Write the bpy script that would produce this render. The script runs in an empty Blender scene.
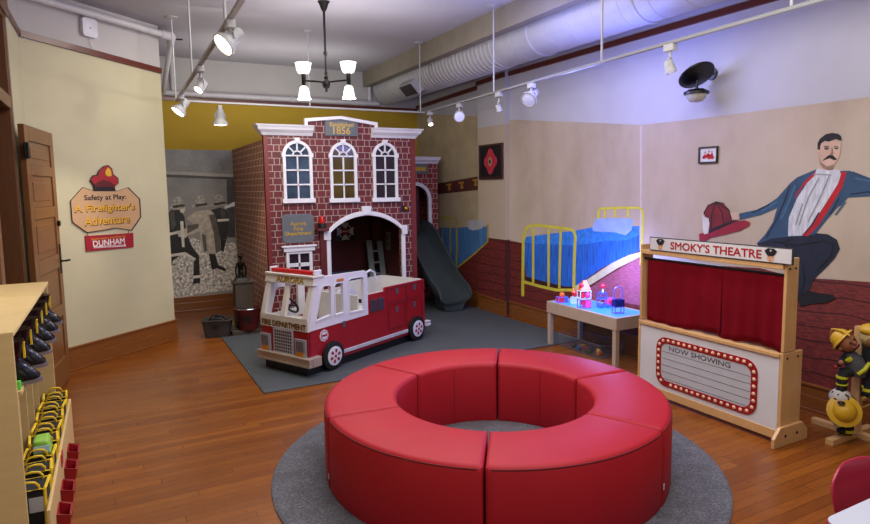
import bpy, bmesh, math, random
from mathutils import Vector, Matrix
random.seed(7)
PI = math.pi
scn = bpy.context.scene
COL = scn.collection

# ------------------------------------------------------------------ camera model
F, PITCH, ROLL, CH = 612.45, .10185, -.01471, 1.6716
CX, CY = 435.0, 249.0
TH = -1.08603
EX = (-math.sin(TH), math.cos(TH)); EY = (-math.cos(TH), -math.sin(TH))
EYE = Vector((0, 0, CH))

def ray(px, py):
    c, s = math.cos(ROLL), math.sin(ROLL)
    a = (px - CX) / F; b = (py - CY) / F
    u = c * a + s * b; v = -s * a + c * b
    fy = math.cos(PITCH) - v * math.sin(PITCH); fz = -math.sin(PITCH) - v * math.cos(PITCH)
    return Vector((u * EX[0] + fy * EX[1], u * EY[0] + fy * EY[1], fz))
def gz(px, py, z=0):
    d = ray(px, py); return EYE + d * ((z - CH) / d.z)
def pX(px, py, X):
    d = ray(px, py); return EYE + d * (X / d.x)
def pY(px, py, Y):
    d = ray(px, py); return EYE + d * (Y / d.y)
def pPlane(px, py, P, n):
    d = ray(px, py); return EYE + d * ((Vector(P) - EYE).dot(Vector(n)) / d.dot(Vector(n)))
FWD = Vector((EX[1], EY[1], 0))          # horizontal view direction
RIGHT = Vector((EX[0], EY[0], 0))
def pD(px, py, ref):                      # plane through ref that faces the viewer
    return pPlane(px, py, ref, FWD)

# ------------------------------------------------------------------ materials
def lin(h):
    h = h.lstrip('#'); o = []
    for i in (0, 2, 4):
        c = int(h[i:i + 2], 16) / 255
        o.append(c / 12.92 if c <= .04045 else ((c + .055) / 1.055) ** 2.4)
    return (*o, 1)
MATS = {}
class NT:
    def __init__(s, name):
        s.m = bpy.data.materials.new(name); s.m.use_nodes = True; s.t = s.m.node_tree; s.n = s.t.nodes; s.l = s.t.links
        s.b = s.n['Principled BSDF']; s.tc = s.n.new('ShaderNodeTexCoord')
    def new(s, t, **k):
        x = s.n.new('ShaderNode' + t)
        for a, v in k.items(): setattr(x, a, v)
        return x
    def link(s, a, b): s.l.new(a, b)
    def put(s, sock, v):
        if isinstance(v, (int, float, tuple)): sock.default_value = v
        else: s.link(v, sock)
    def math(s, op, a, b=0.0, c=None):
        x = s.new('Math', operation=op); s.put(x.inputs[0], a); s.put(x.inputs[1], b)
        if c is not None: s.put(x.inputs[2], c)
        return x.outputs[0]
    def mix(s, f, a, b, mode='MIX'):
        x = s.new('MixRGB', blend_type=mode); s.put(x.inputs[0], f); s.put(x.inputs[1], a); s.put(x.inputs[2], b); return x.outputs[0]
    def noise(s, scale, detail=3, stretch=None, rough=.5):
        x = s.new('TexNoise'); x.inputs['Scale'].default_value = scale; x.inputs['Detail'].default_value = detail; x.inputs['Roughness'].default_value = rough
        if stretch:
            mp = s.new('Mapping'); mp.inputs['Scale'].default_value = stretch
            s.link(s.tc.outputs['Object'], mp.inputs[0]); s.link(mp.outputs[0], x.inputs['Vector'])
        else: s.link(s.tc.outputs['Object'], x.inputs['Vector'])
        return x.outputs['Fac']
    def xyz(s):
        x = s.new('SeparateXYZ'); s.link(s.tc.outputs['Object'], x.inputs[0]); return x.outputs
    def ramp(s, fac, lo, hi):
        x = s.new('MapRange'); s.put(x.inputs[0], fac); x.inputs[1].default_value = lo; x.inputs[2].default_value = hi; return x.outputs[0]
    def bump(s, h, strength=.2, dist=.01):
        x = s.new('Bump'); x.inputs['Strength'].default_value = strength; x.inputs['Distance'].default_value = dist
        s.link(h, x.inputs['Height']); s.link(x.outputs[0], s.b.inputs['Normal'])
    def color(s, v): s.put(s.b.inputs['Base Color'], v)

def mat(name, hexc, rough=.5, metal=0, var=.12, scale=6, emit=0, emitc=None, coat=0, stretch=None, bump=0, spec=None, alpha=None):
    if name in MATS: return MATS[name]
    t = NT(name); c = lin(hexc)
    if var:
        n = t.noise(scale, 3, stretch)
        d = tuple(x * (1 - var) for x in c[:3]) + (1,); h = tuple(min(1, x * (1 + var)) for x in c[:3]) + (1,)
        t.color(t.mix(t.ramp(n, .3, .7), d, h))
        if bump: t.bump(n, bump, .004)
    else: t.color(c)
    t.b.inputs['Roughness'].default_value = rough; t.b.inputs['Metallic'].default_value = metal
    if coat: t.b.inputs['Coat Weight'].default_value = coat
    if spec is not None: t.b.inputs['Specular IOR Level'].default_value = spec
    if emit:
        t.b.inputs['Emission Color'].default_value = lin(emitc or hexc); t.b.inputs['Emission Strength'].default_value = emit
    if alpha is not None: t.b.inputs['Alpha'].default_value = alpha
    MATS[name] = t.m; return t.m

def wood(name, a, b, scale=8, stretch=(1, 1, 12), rough=.45, coat=.1):
    if name in MATS: return MATS[name]
    t = NT(name); n = t.noise(scale, 5, stretch, .6); n2 = t.noise(2, 2)
    t.color(t.mix(t.math('ADD', t.math('MULTIPLY', n, .75), t.math('MULTIPLY', n2, .3)), lin(a), lin(b)))
    t.b.inputs['Roughness'].default_value = rough; t.b.inputs['Coat Weight'].default_value = coat
    t.bump(n, .08, .003); MATS[name] = t.m; return t.m

def split_mat(name, bands, axis=2, var=.05):          # colour bands by height
    t = NT(name); z = t.xyz()[axis]; n = t.noise(3, 4); n2 = t.noise(40, 2)
    col = lin(bands[0][1])
    for h, c in bands[1:]:
        f = t.math('GREATER_THAN', z, h); col = t.mix(f, col, lin(c))
    col = t.mix(t.math('MULTIPLY', t.ramp(n, .3, .7), var * 2), col, (.25, .24, .22, 1), 'MULTIPLY')
    t.color(col); t.b.inputs['Roughness'].default_value = .75; t.bump(n2, .04, .002); MATS[name] = t.m; return t.m

def brick_mat(name, brick1, brick2, mortar, h=.0745, P=.168, a=.66, mw=.07, mh=.11, rough=.55):
    t = NT(name); x, y, z = t.xyz()
    row = t.math('FLOOR', t.math('DIVIDE', z, h)); fz = t.math('FRACT', t.math('DIVIDE', z, h))
    half = t.math('MULTIPLY', t.math('MODULO', t.math('ADD', row, 100.0), 2.0), .5)
    u = t.math('ADD', t.math('DIVIDE', t.math('ADD', x, y), P), half)
    fu = t.math('FRACT', u)
    m1 = t.math('LESS_THAN', fu, mw); m2 = t.math('LESS_THAN', t.math('ABSOLUTE', t.math('SUBTRACT', fu, a)), mw / 2)
    m3 = t.math('LESS_THAN', fz, mh)
    m = t.math('MAXIMUM', t.math('MAXIMUM', m1, m2), m3)
    cid = t.math('ADD', t.math('FLOOR', u), t.math('MULTIPLY', t.math('GREATER_THAN', fu, a), .37))
    wn = t.new('TexWhiteNoise', noise_dimensions='2D'); cv = t.new('CombineXYZ'); t.link(cid, cv.inputs[0]); t.link(row, cv.inputs[1]); t.link(cv.outputs[0], wn.inputs[0])
    n = t.noise(30, 4)
    bc = t.mix(wn.outputs[0], lin(brick1), lin(brick2))
    bc = t.mix(t.math('MULTIPLY', n, .35), bc, lin('200c0c'))
    t.color(t.mix(m, bc, lin(mortar))); t.b.inputs['Roughness'].default_value = rough
    t.bump(t.math('SUBTRACT', 1.0, m), .15, .004); MATS[name] = t.m; return t.m

def plank_mat(name, c1, c2, c3, W=.064, L=1.3, gap=.03, rough=.22, axis=0):
    t = NT(name); xs = t.xyz(); x, y = (xs[0], xs[1]) if axis == 0 else (xs[1], xs[0])
    r = t.math('FLOOR', t.math('DIVIDE', y, W)); fy = t.math('FRACT', t.math('DIVIDE', y, W))
    wn0 = t.new('TexWhiteNoise', noise_dimensions='1D'); t.link(r, wn0.inputs['W'])
    u = t.math('ADD', t.math('DIVIDE', x, L), wn0.outputs[0])
    fu = t.math('FRACT', u)
    wn = t.new('TexWhiteNoise', noise_dimensions='2D'); cv = t.new('CombineXYZ'); t.link(t.math('FLOOR', u), cv.inputs[0]); t.link(r, cv.inputs[1]); t.link(cv.outputs[0], wn.inputs[0])
    grain = t.noise(7, 6, (1.2, 16, 1) if axis == 0 else (16, 1.2, 1), .65)
    big = t.noise(1.1, 3)
    col = t.mix(wn.outputs[0], lin(c1), lin(c2)); col = t.mix(t.math('MULTIPLY', t.ramp(grain, .35, .7), .55), col, lin(c3))
    col = t.mix(t.math('MULTIPLY', t.ramp(big, .35, .65), .25), col, lin(c3))
    g = t.math('MAXIMUM', t.math('LESS_THAN', fy, gap), t.math('LESS_THAN', fu, .0035))
    col = t.mix(t.math('MULTIPLY', g, .75), col, lin('1a0b04'))
    t.color(col); t.put(t.b.inputs['Roughness'], t.math('ADD', rough, t.math('MULTIPLY', grain, .15)))
    t.bump(t.math('SUBTRACT', 1.0, g), .12, .002); MATS[name] = t.m; return t.m

# ------------------------------------------------------------------ mesh builder
class MB:
    def __init__(s): s.bm = bmesh.new(); s.mats = []; s.mi = 0; s.M = Matrix()
    def mat(s, m):
        if m not in s.mats: s.mats.append(m)
        s.mi = s.mats.index(m); return s
    def v(s, p): return s.bm.verts.new(s.M @ Vector(p))
    def f(s, vs):
        try: fa = s.bm.faces.new(vs)
        except ValueError: return None
        fa.material_index = s.mi; return fa
    def box(s, a, b):
        x0, y0, z0 = a; x1, y1, z1 = b
        if x0 > x1: x0, x1 = x1, x0
        if y0 > y1: y0, y1 = y1, y0
        if z0 > z1: z0, z1 = z1, z0
        v = [s.v(p) for p in ((x0,y0,z0),(x1,y0,z0),(x1,y1,z0),(x0,y1,z0),(x0,y0,z1),(x1,y0,z1),(x1,y1,z1),(x0,y1,z1))]
        for q in ((0,3,2,1),(4,5,6,7),(0,1,5,4),(1,2,6,5),(2,3,7,6),(3,0,4,7)): s.f([v[i] for i in q])
        return s
    def hexa(s, bot, top):                   # two matching loops joined into a solid
        n = len(bot); B = [s.v(p) for p in bot]; T = [s.v(p) for p in top]
        s.f(B[::-1]); s.f(T)
        for i in range(n): s.f([B[i], B[(i+1)%n], T[(i+1)%n], T[i]])
        return s
    def prism(s, poly, d):                   # poly of 3D points extruded along vector d
        d = Vector(d); return s.hexa([Vector(p) for p in poly], [Vector(p) + d for p in poly])
    def ngon(s, poly): s.f([s.v(p) for p in poly]); return s
    def strip(s, A, B, closed=False):
        n = len(A); a = [s.v(p) for p in A]; b = [s.v(p) for p in B]
        for i in range(n if closed else n - 1): s.f([a[i], a[(i+1)%n], b[(i+1)%n], b[i]])
        return s
    def band(s, A, B, d, closed=False):      # solid ribbon between two paths, extruded by d
        d = Vector(d); n = len(A)
        a = [s.v(p) for p in A]; b = [s.v(p) for p in B]; a2 = [s.v(Vector(p)+d) for p in A]; b2 = [s.v(Vector(p)+d) for p in B]
        for i in range(n if closed else n - 1):
            j = (i+1) % n
            s.f([a[i],a[j],b[j],b[i]]); s.f([a2[j],a2[i],b2[i],b2[j]]); s.f([a[j],a[i],a2[i],a2[j]]); s.f([b[i],b[j],b2[j],b2[i]])
        if not closed:
            s.f([a[0],b[0],b2[0],a2[0]]); s.f([b[-1],a[-1],a2[-1],b2[-1]])
        return s
    def rings(s, rs, cap0=True, cap1=True, closed=True):
        R = [[s.v(p) for p in r] for r in rs]; n = len(R[0])
        for A, B in zip(R, R[1:]):
            for i in range(n if closed else n - 1): s.f([A[i], A[(i+1)%n], B[(i+1)%n], B[i]])
        if cap0: s.f(R[0][::-1])
        if cap1: s.f(R[-1])
        return s
    def cyl(s, p0, p1, r0, r1=None, n=16, caps=True):
        p0 = Vector(p0); p1 = Vector(p1); r1 = r0 if r1 is None else r1
        q = (p1 - p0).to_track_quat('Z', 'Y')
        def ring(p, r): return [p + q @ Vector((r*math.cos(2*PI*i/n), r*math.sin(2*PI*i/n), 0)) for i in range(n)]
        return s.rings([ring(p0, r0), ring(p1, r1)], caps, caps)
    def lathe(s, prof, c=(0,0,0), axis=(0,0,1), n=20, caps=True):   # prof: (r, h)
        c = Vector(c); q = Vector(axis).to_track_quat('Z', 'Y')
        return s.rings([[c + q @ Vector((max(r,1e-4)*math.cos(2*PI*i/n), max(r,1e-4)*math.sin(2*PI*i/n), h)) for i in range(n)] for r, h in prof], caps, caps)
    def tube(s, pts, r, n=8, closed=False, radii=None):
        P = [Vector(p) for p in pts]; rs = []; m = len(P); up = None
        for i, p in enumerate(P):
            t = (P[(i+1)%m] - P[i-1]) if closed else (P[min(i+1,m-1)] - P[max(i-1,0)])
            t.normalize()
            if up is None: up = Vector((0,0,1)) if abs(t.z) < .9 else Vector((1,0,0))
            a = t.cross(up).normalized(); b = a.cross(t).normalized(); up = b
            rr = radii[i] if radii else r
            rs.append([p + a*rr*math.cos(2*PI*k/n) + b*rr*math.sin(2*PI*k/n) for k in range(n)])
        if closed: rs.append(rs[0])
        return s.rings(rs, not closed, not closed)
    def ball(s, c, r, n=14, m=9, sc=(1,1,1), rot=None):
        c = Vector(c); rs = []
        for j in range(m + 1):
            a = PI * j / m; ring = []
            for i in range(n):
                p = Vector((math.sin(a)*math.cos(2*PI*i/n)*sc[0], math.sin(a)*math.sin(2*PI*i/n)*sc[1], -math.cos(a)*sc[2])) * r
                if j in (0, m): p = Vector((1e-4*math.cos(2*PI*i/n), 1e-4*math.sin(2*PI*i/n), p.z))
                if rot: p = rot @ p
                ring.append(c + p)
            rs.append(ring)
        return s.rings(rs)
    def build(s, name, m=None, parent=None, smooth=None, bevel=0, seg=2, tri=True, shift=None):
        if m is not None and not s.mats: s.mats = [m]
        if shift is not None:
            for v in s.bm.verts: v.co -= Vector(shift)
        bmesh.ops.recalc_face_normals(s.bm, faces=s.bm.faces)
        if tri:
            big = [f for f in s.bm.faces if len(f.verts) > 4]
            if big: bmesh.ops.triangulate(s.bm, faces=big)
        me = bpy.data.meshes.new(name); s.bm.to_mesh(me); s.bm.free()
        for x in s.mats: me.materials.append(x)
        o = bpy.data.objects.new(name, me); COL.objects.link(o)
        if parent: o.parent = parent
        if smooth is not None:
            me.shade_smooth(); me.set_sharp_from_angle(angle=math.radians(smooth))
        if bevel:
            b = o.modifiers.new('edge', 'BEVEL'); b.width = bevel; b.segments = seg; b.limit_method = 'ANGLE'; b.angle_limit = math.radians(40); b.harden_normals = False
        return o

def tag(o, label, cat, group=None, kind=None):
    o['label'] = label; o['category'] = cat
    if group: o['group'] = group
    if kind: o['kind'] = kind
    return o
def thing(name, label, cat, loc=(0,0,0), rotz=0, group=None):
    o = bpy.data.objects.new(name, None); COL.objects.link(o); o.empty_display_size = .1
    o.location = loc; o.rotation_euler = (0, 0, rotz); return tag(o, label, cat, group)
def struct(o): o['kind'] = 'structure'; return o
def copy_thing(o, loc, rotz=None, label=None, parent=None):
    c = o.copy(); COL.objects.link(c)
    if parent: c.parent = parent
    else:
        c.location = loc
        if rotz is not None: c.rotation_euler = (0, 0, rotz)
        if label: c['label'] = label
    for ch in o.children: copy_thing(ch, None, parent=c)
    return c

def text(name, s, org, right, up, width=None, height=None, m=None, parent=None, depth=.002, bold=.0, align='C', inv=None, cond=None):
    cu = bpy.data.curves.new(name, 'FONT'); cu.body = s; cu.size = 1; cu.extrude = .0;  cu.resolution_u = 3
    ob = bpy.data.objects.new(name, cu); COL.objects.link(ob)
    dg = bpy.context.evaluated_depsgraph_get(); dg.update()
    me = bpy.data.meshes.new_from_object(ob.evaluated_get(dg)); bpy.data.objects.remove(ob); bpy.data.curves.remove(cu)
    xs = [v.co.x for v in me.vertices]; ys = [v.co.y for v in me.vertices]
    x0, x1, y0, y1 = min(xs), max(xs), min(ys), max(ys)
    R = Vector(right).normalized(); U = Vector(up).normalized(); N = R.cross(U)
    sx = width / (x1 - x0) if width else height / (y1 - y0); sy = height / (y1 - y0) if height else sx
    for v in me.vertices:
        x = v.co.x - ((x0 + x1) / 2 if align == 'C' else x0); y = v.co.y - (y0 + y1) / 2
        v.co = Vector(org) + R * x * sx + U * y * sy + N * depth
    bm = bmesh.new(); bm.from_mesh(me)
    if bold:
        t_ = bold * (y1 - y0) * sy; src = bm.faces[:]
        for k_ in range(6):
            dp = bmesh.ops.duplicate(bm, geom=src)
            sh_ = R * t_ * math.cos(k_*PI/3) + U * t_ * math.sin(k_*PI/3) + N * depth * .02 * (k_ + 1)
            for e in dp['geom']:
                if isinstance(e, bmesh.types.BMVert): e.co += sh_
    r = bmesh.ops.extrude_face_region(bm, geom=bm.faces[:])
    for e in r['geom']:
        if isinstance(e, bmesh.types.BMVert): e.co -= N * depth * .8
    bmesh.ops.recalc_face_normals(bm, faces=bm.faces); bm.to_mesh(me); bm.free()
    me.materials.append(m); me.name = name
    o = bpy.data.objects.new(name, me); COL.objects.link(o)
    if parent: o.parent = parent
    return o
def arc(c, r, a0, a1, n, ax=(1,0,0), ay=(0,0,1), ry=None):
    c = Vector(c); ax = Vector(ax); ay = Vector(ay); ry = r if ry is None else ry
    return [c + ax * r * math.cos(a0 + (a1-a0)*i/n) + ay * ry * math.sin(a0 + (a1-a0)*i/n) for i in range(n + 1)]
def rrect(x0, x1, y0, y1, r, n=5):           # rounded rectangle in 2D, counter clockwise
    o = []
    for cx, cy, a in ((x1-r,y0+r,-PI/2),(x1-r,y1-r,0),(x0+r,y1-r,PI/2),(x0+r,y0+r,PI)):
        for i in range(n + 1): o.append((cx + r*math.cos(a + PI/2*i/n), cy + r*math.sin(a + PI/2*i/n)))
    return o

def islands(o):                              # give every separate piece of a mesh its own object
    me = o.data; bm = bmesh.new(); bm.from_mesh(me); bm.verts.ensure_lookup_table(); seen = set(); groups = []
    for v in bm.verts:
        if v.index in seen: continue
        st = [v]; seen.add(v.index); g = {v.index}
        while st:
            a = st.pop()
            for e in a.link_edges:
                b = e.other_vert(a)
                if b.index not in seen: seen.add(b.index); g.add(b.index); st.append(b)
        groups.append(g)
    bm.free(); out = [o]
    if len(groups) < 2: return out
    base = me.copy()
    for k, g in enumerate(groups):
        b2 = bmesh.new(); b2.from_mesh(base); b2.verts.ensure_lookup_table()
        bmesh.ops.delete(b2, geom=[v for v in b2.verts if v.index not in g], context='VERTS')
        if k == 0: b2.to_mesh(me); me.update()
        else:
            m2 = base.copy(); b2.to_mesh(m2); c = o.copy(); c.data = m2; c.name = o.name.split('.')[0]; m2.name = c.name; COL.objects.link(c); out.append(c)
        b2.free()
    bpy.data.meshes.remove(base); return out

# ------------------------------------------------------------------ palette
WHITE = mat('white_paint', 'dcdce2', .45, var=.04)
IVORY = mat('ivory_paint', 'd6d2c8', .4, var=.05)
RAIL = wood('stained_rail', '4a1f14', '6b2f1c', 6, (3, 3, 3), .35)
BASEW = wood('stained_baseboard', '633414', '90592a', 5, (2, 2, 14), .32)
OAK = wood('oak_door_wood', '54331a', '8a5c30', 6, (8, 8, 1), .4)
OAKD = wood('dark_oak_wood', '3a200f', '5c361c', 6, (8, 8, 1), .45)
BIRCH = wood('birch_plywood', 'b59a6a', 'd2b988', 5, (1, 1, 6), .45)
MAPLE = wood('maple_post_wood', 'b58a58', 'cda472', 5, (6, 6, 1), .4)
BLACKM = mat('black_metal', '0e0e10', .4, .4, var=.1)
BLACKP = mat('black_plastic', '0d0d10', .35, var=.1)
BLACKR = mat('black_rubber', '0b0b0c', .6, var=.1)
CHROME = mat('brushed_steel', 'b9b6b2', .25, 1, var=.06)
GOLD = mat('gold_paint', 'c9a53a', .35, .3, var=.15)
BRASS = mat('polished_brass', 'c79a3c', .25, 1, var=.1)
YELL = mat('yellow_fabric', 'd8b51c', .6, var=.15, scale=20)
REDV = mat('red_vinyl', 'a01826', .55, var=.04, scale=4, spec=.25)
TRED = mat('truck_red_paint', '8e0d1a', .35, var=.05, coat=.2)
LAMPW = mat('warm_bulb_glow', 'ffffff', .3, var=.02, emit=14, emitc='fff3e0')
LAMPB = mat('cool_bulb_glow', 'ffffff', .3, var=.02, emit=3, emitc='d8dcff')

# ================================================================== SETTING
XR, YB, ZC = 4.45, 9.0, 3.43
XL = -.61
ZR = 3.0
A0 = Vector((-.61, 6.40, 0)); B0 = Vector((.56, 7.385, 0))
SE = (B0 - A0).normalized(); SN = Vector((SE.y, -SE.x, 0))
FLOORM = plank_mat('oak_strip_floor', '7a3f10', '98581b', '4c2208', gap=.05)
CEILM = mat('ceiling_plaster', 'a3a0a6', .8, var=.05, scale=2)
o = MB().box((-3, -3, -.1), (4.7, 9.3, 0)).build('floor', FLOORM); struct(o)
o = MB().box((-3, -3, ZC), (4.7, 9.3, ZC + .1)).build('ceiling', CEILM); struct(o)
# right wall with its pilaster
WR = split_mat('grey_lilac_plaster', [(0, 'b9b8bf')])
o = MB().box((XR, -3, 0), (XR + .15, 9.15, ZC)).build('wall_right', WR); struct(o)
PY0 = pX(505.5, 200, 4.385).y; PY1 = pX(478, 200, 4.385).y
o = MB().box((4.385, PY0, 0), (XR, PY1, ZC)).build('trim_1', split_mat('pilaster_plaster', [(0, '4a1a16'), (.985, 'b7a690'), (2.43, 'b5b4b4')])); struct(o)
WBK = split_mat('olive_yellow_back_wall', [(0, 'b0901a'), (2.86, 'b0ada8')])
o = MB().box((.3, YB, 0), (XR + .15, YB + .15, ZC)).build('wall_back', WBK); struct(o)
WSG = split_mat('cream_plaster', [(0, 'bfb897'), (2.985, 'b6b1ae')])
o = MB().prism([A0, B0, B0 - SN*.14, A0 - SN*.14 + Vector((-.1, 0, 0))], (0, 0, ZC)).build('wall_angled', WSG); struct(o)
o = MB().box((.42, 7.392, 0), (.558, 9.1, ZC)).build('wall_alcove', WSG); struct(o)
D0, D1 = 4.45, 5.44      # doorway in the left wall
mb = MB().box((XL - .16, D1, 0), (XL, 6.46, ZC)).box((XL - .16, -3, 0), (XL, D0, ZC)).box((XL - .16, D0, 2.95), (XL, D1, ZC))
struct(mb.build('wall_left', WSG))
struct(MB().box((-3, -3.1, 0), (4.7, -3, ZC)).build('wall_front', WSG))
struct(MB().box((-3, -3, 0), (-2.9, 9.2, ZC)).build('wall_hall', mat('hall_plaster', '8a7a60', .8)))
# door frame, transom and open door
mb = MB()
mb.box((XL - .17, D1 - .03, 0), (XL + .012, D1, 2.95)).box((XL - .17, D0, 0), (XL + .012, D0 + .03, 2.95))
mb.box((XL - .17, D0, 2.92), (XL + .012, D1, 2.95)).box((XL - .16, D0 + .03, 2.27), (XL + .02, D1 - .03, 2.36))
mb.box((XL, D1, 0), (XL + .018, D1 + .07, 3.0)).box((XL, D0 - .13, 0), (XL + .022, D0, 3.06)).box((XL, D0 - .13, 2.95), (XL + .03, D1 + .13, 3.08))
struct(mb.build('trim_2', wood('door_frame_wood', '4a2a14', '74471f', 6, (8, 8, 1), .45), bevel=.004))
mb = MB().box((XL - .1, D0 + .03, 2.36), (XL - .09, D1 - .03, 2.92))
struct(mb.build('window_1', mat('transom_glass', '2b2620', .1, var=.1)))
# door leaf, local x runs from hinge to free edge
dh = Vector((-.530, 5.45, 0)); df = Vector((-.412, 6.30, 0)); dl = (df - dh).length; da = math.atan2(df.y - dh.y, df.x - dh.x)
door = bpy.data.objects.new('door_1', None); COL.objects.link(door); door.location = dh; door.rotation_euler = (0, 0, da); struct(door)
mb = MB(); T = .042
st = .105
mb.box((0, 0, .01), (st, T, 2.175)).box((dl - st, 0, .01), (dl, T, 2.175))
zz = [.01, .24, .60, .70, 1.02, 1.14, 1.46, 1.55, 1.80, 1.88, 2.06, 2.175]
for a, b in zip(zz[0::2], zz[1::2]): mb.box((st, 0, a), (dl - st, T, b))
struct(mb.build('door_frame', OAK, door, bevel=.004))
mb = MB()
for a, b in zip(zz[1::2], zz[2::2]):
    mb.box((st, .012, a), (dl - st, T - .012, b)); mb.box((st + .05, .006, a + .05), (dl - st - .05, T - .006, b - .05))
struct(mb.build('door_panel', OAK, door, bevel=.005))
mb = MB().box((dl - .075, -.006, .96), (dl - .03, 0, 1.22)); mb.cyl((dl - .052, 0, 1.07), (dl - .052, -.05, 1.07), .009); mb.tube([(dl-.052,-.045,1.07),(dl-.01,-.05,1.07),(dl+.05,-.05,1.065)], .01)
struct(mb.build('door_handle', BLACKM, door, smooth=40))
struct(MB().cyl((dl - .05, .0, 1.40), (dl - .05, -.02, 1.40), .024).build('door_lock', BLACKM, door, smooth=40))
mb = MB()
for z in (.3, 1.98): mb.box((-.055, -.008, z - .055), (-.003, 0.0, z + .055)); mb.box((.0, -.006, z - .055), (.07, -.0002, z + .055)); mb.cyl((-.005, -.012, z - .06), (-.005, -.012, z + .06), .012)
struct(mb.build('door_hinge', BLACKM, door, smooth=40))
# baseboards
def board(name, p, q, n, hs, m=BASEW, z0=0.0):
    p = Vector(p); q = Vector(q); n = Vector(n); mb = MB()
    for (a, b, t) in hs: mb.hexa([p+Vector((0,0,a+z0)), q+Vector((0,0,a+z0)), q+n*t+Vector((0,0,a+z0)), p+n*t+Vector((0,0,a+z0))], [p+Vector((0,0,b+z0)), q+Vector((0,0,b+z0)), q+n*t+Vector((0,0,b+z0)), p+n*t+Vector((0,0,b+z0))])
    return struct(mb.build(name, m, bevel=.004))
HB = [(0, .02, .034), (.02, .125, .022), (.125, .205, .014), (.205, .225, .022)]
board('baseboard_angled', A0, B0 + SE * .01, SN, HB)
board('baseboard_alcove', (.558, 7.392, 0), (.56, 9, 0), (1, 0, 0), HB)
board('baseboard_back', (.56, YB, 0), (XR, YB, 0), (0, -1, 0), HB[:3])
HR = [(0, .02, .034), (.02, .11, .022), (.11, .18, .014), (.18, .2, .022)]
board('baseboard_right', (XR, -3, 0), (XR, PY0, 0), (-1, 0, 0), HR)
board('baseboard_recess', (XR, PY1, 0), (XR, YB, 0), (-1, 0, 0), HR)
board('baseboard_pilaster', (4.385, PY0 - .02, 0), (4.385, PY1 + .02, 0), (-1, 0, 0), HR)
# picture rails
RH = [(0, .045, .022)]
board('trim_4', (XL, D1 + .1, 0), (XL, 6.41, 0), (1, 0, 0), RH, RAIL, ZR)
def rail(name, p, q, n): 
    p = Vector(p); q = Vector(q); n = Vector(n) * .024; h = Vector((0,0,.055))
    return struct(MB().hexa([p, q, q+n, p+n], [p+h, q+h, q+n+h, p+n+h]).build(name, RAIL))
rail('trim_3', A0 + Vector((0,0,2.995)), B0 + Vector((0,0,2.93)), SN)
rail('trim_5', (XR, -3, 2.98), (XR, PY0, 3.012), (-1, 0, 0))
rail('trim_6', (4.385, PY0, 3.0), (4.385, PY1, 2.985), (-1, 0, 0))
rail('trim_7', (XR, PY1, 2.955), (XR, YB, 2.905), (-1, 0, 0))
rail('trim_8', (.56, YB, 2.86), (XR, YB, 2.86), (0, -1, 0))
# ceiling beam above the duct
o = MB().box((3.53, -3, 3.205), (3.64, YB, ZC)).build('ceiling_beam', mat('beige_beam_plaster', '7f7769', .8, var=.06)); struct(o)

# ================================================================== MURAL ON THE RIGHT WALL
OFF = [0.0]
def wallpoly(parent, name, m, polys, base=.002, X=XR):
    """flat painted shapes traced on the wall; each polygon is a list of photo points"""
    mb = MB(); mb.mat(m)
    for p in polys:
        OFF[0] += .00006
        mb.ngon([pX(x, y, X - base - OFF[0]) for x, y in p])
    return mb.build(name, None, parent)
def crop(ox, oy, s):
    return lambda pts: [(ox + x / s, oy + y / s) for x, y in pts]
def paint(name, h, var=.18, scale=9, rough=.7, stretch=None): return mat(name, h, rough, var=var, scale=scale, stretch=stretch)
def plaster_paint(name, a, b, c):
    t = NT(name); n = t.noise(1.7, 4, (1, 1.6, .9), .6); n2 = t.noise(.9, 3)
    col = t.mix(t.ramp(n, .35, .68), lin(a), lin(b)); col = t.mix(t.math('MULTIPLY', t.ramp(n2, .45, .75), .6), col, lin(c))
    t.color(col); t.b.inputs['Roughness'].default_value = .75; MATS[name] = t.m; return t.m
TAN = plaster_paint('tan_mural_paint', 'b8a692', 'a99882', 'c8bba8')
t = NT('painted_brick_floor'); x, y, z = t.xyz()
row = t.math('FRACT', t.math('ADD', t.math('MULTIPLY', z, 9.0), t.math('MULTIPLY', t.noise(2.5, 3), .9))); n = t.noise(5, 5, (1, 3, 14)); n2 = t.noise(18, 4, (1, 2, 8))
c = t.mix(t.ramp(n, .3, .7), lin('4a1512'), lin('7a2c26')); c = t.mix(t.math('MULTIPLY', t.ramp(n2, .5, .8), .35), c, lin('a2564a')); c = t.mix(t.math('LESS_THAN', row, .07), c, lin('260a08'))
t.color(c); t.b.inputs['Roughness'].default_value = .6; PBR = t.m
mural = thing('wall_mural', 'painted bunkroom mural with iron beds and a seated moustached man across right wall', 'mural', (XR, 4.5, 0))
def mur(name, m, polys, X=XR, par=None):
    o = wallpoly(mural if par is None else par, name, m, polys, X=X)
    for v in o.data.vertices: v.co -= Vector((XR, 4.5, 0))
    return o
def zpt(X, Y, z): return (X, Y, z)
# plaster-coloured upper part
mur('painted_plaster', TAN, [
    [(506, 119.5), (560, 121.5), (600, 123), (641, 125), (700, 118.5), (770, 109.5), (870, 97), (1010, 79.5), (1250, 49.5), (1250, 316), (1010, 296), (870, 283), (793, 275), (700, 262), (641, 248), (525, 243), (506, 241)]])
o = MB(); o.mat(paint('dark_tan_paint', 'a89878', .12, 4))  # darker tan for the wall left of the pilaster
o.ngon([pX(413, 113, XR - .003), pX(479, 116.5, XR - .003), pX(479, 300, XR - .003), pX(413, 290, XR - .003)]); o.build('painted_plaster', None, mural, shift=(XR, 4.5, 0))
# painted corner line
mur('painted_corner', paint('pale_line_paint', 'c2b6ae', .05), [[(640, 126), (642, 126), (641.5, 240), (640, 240)]])
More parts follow.
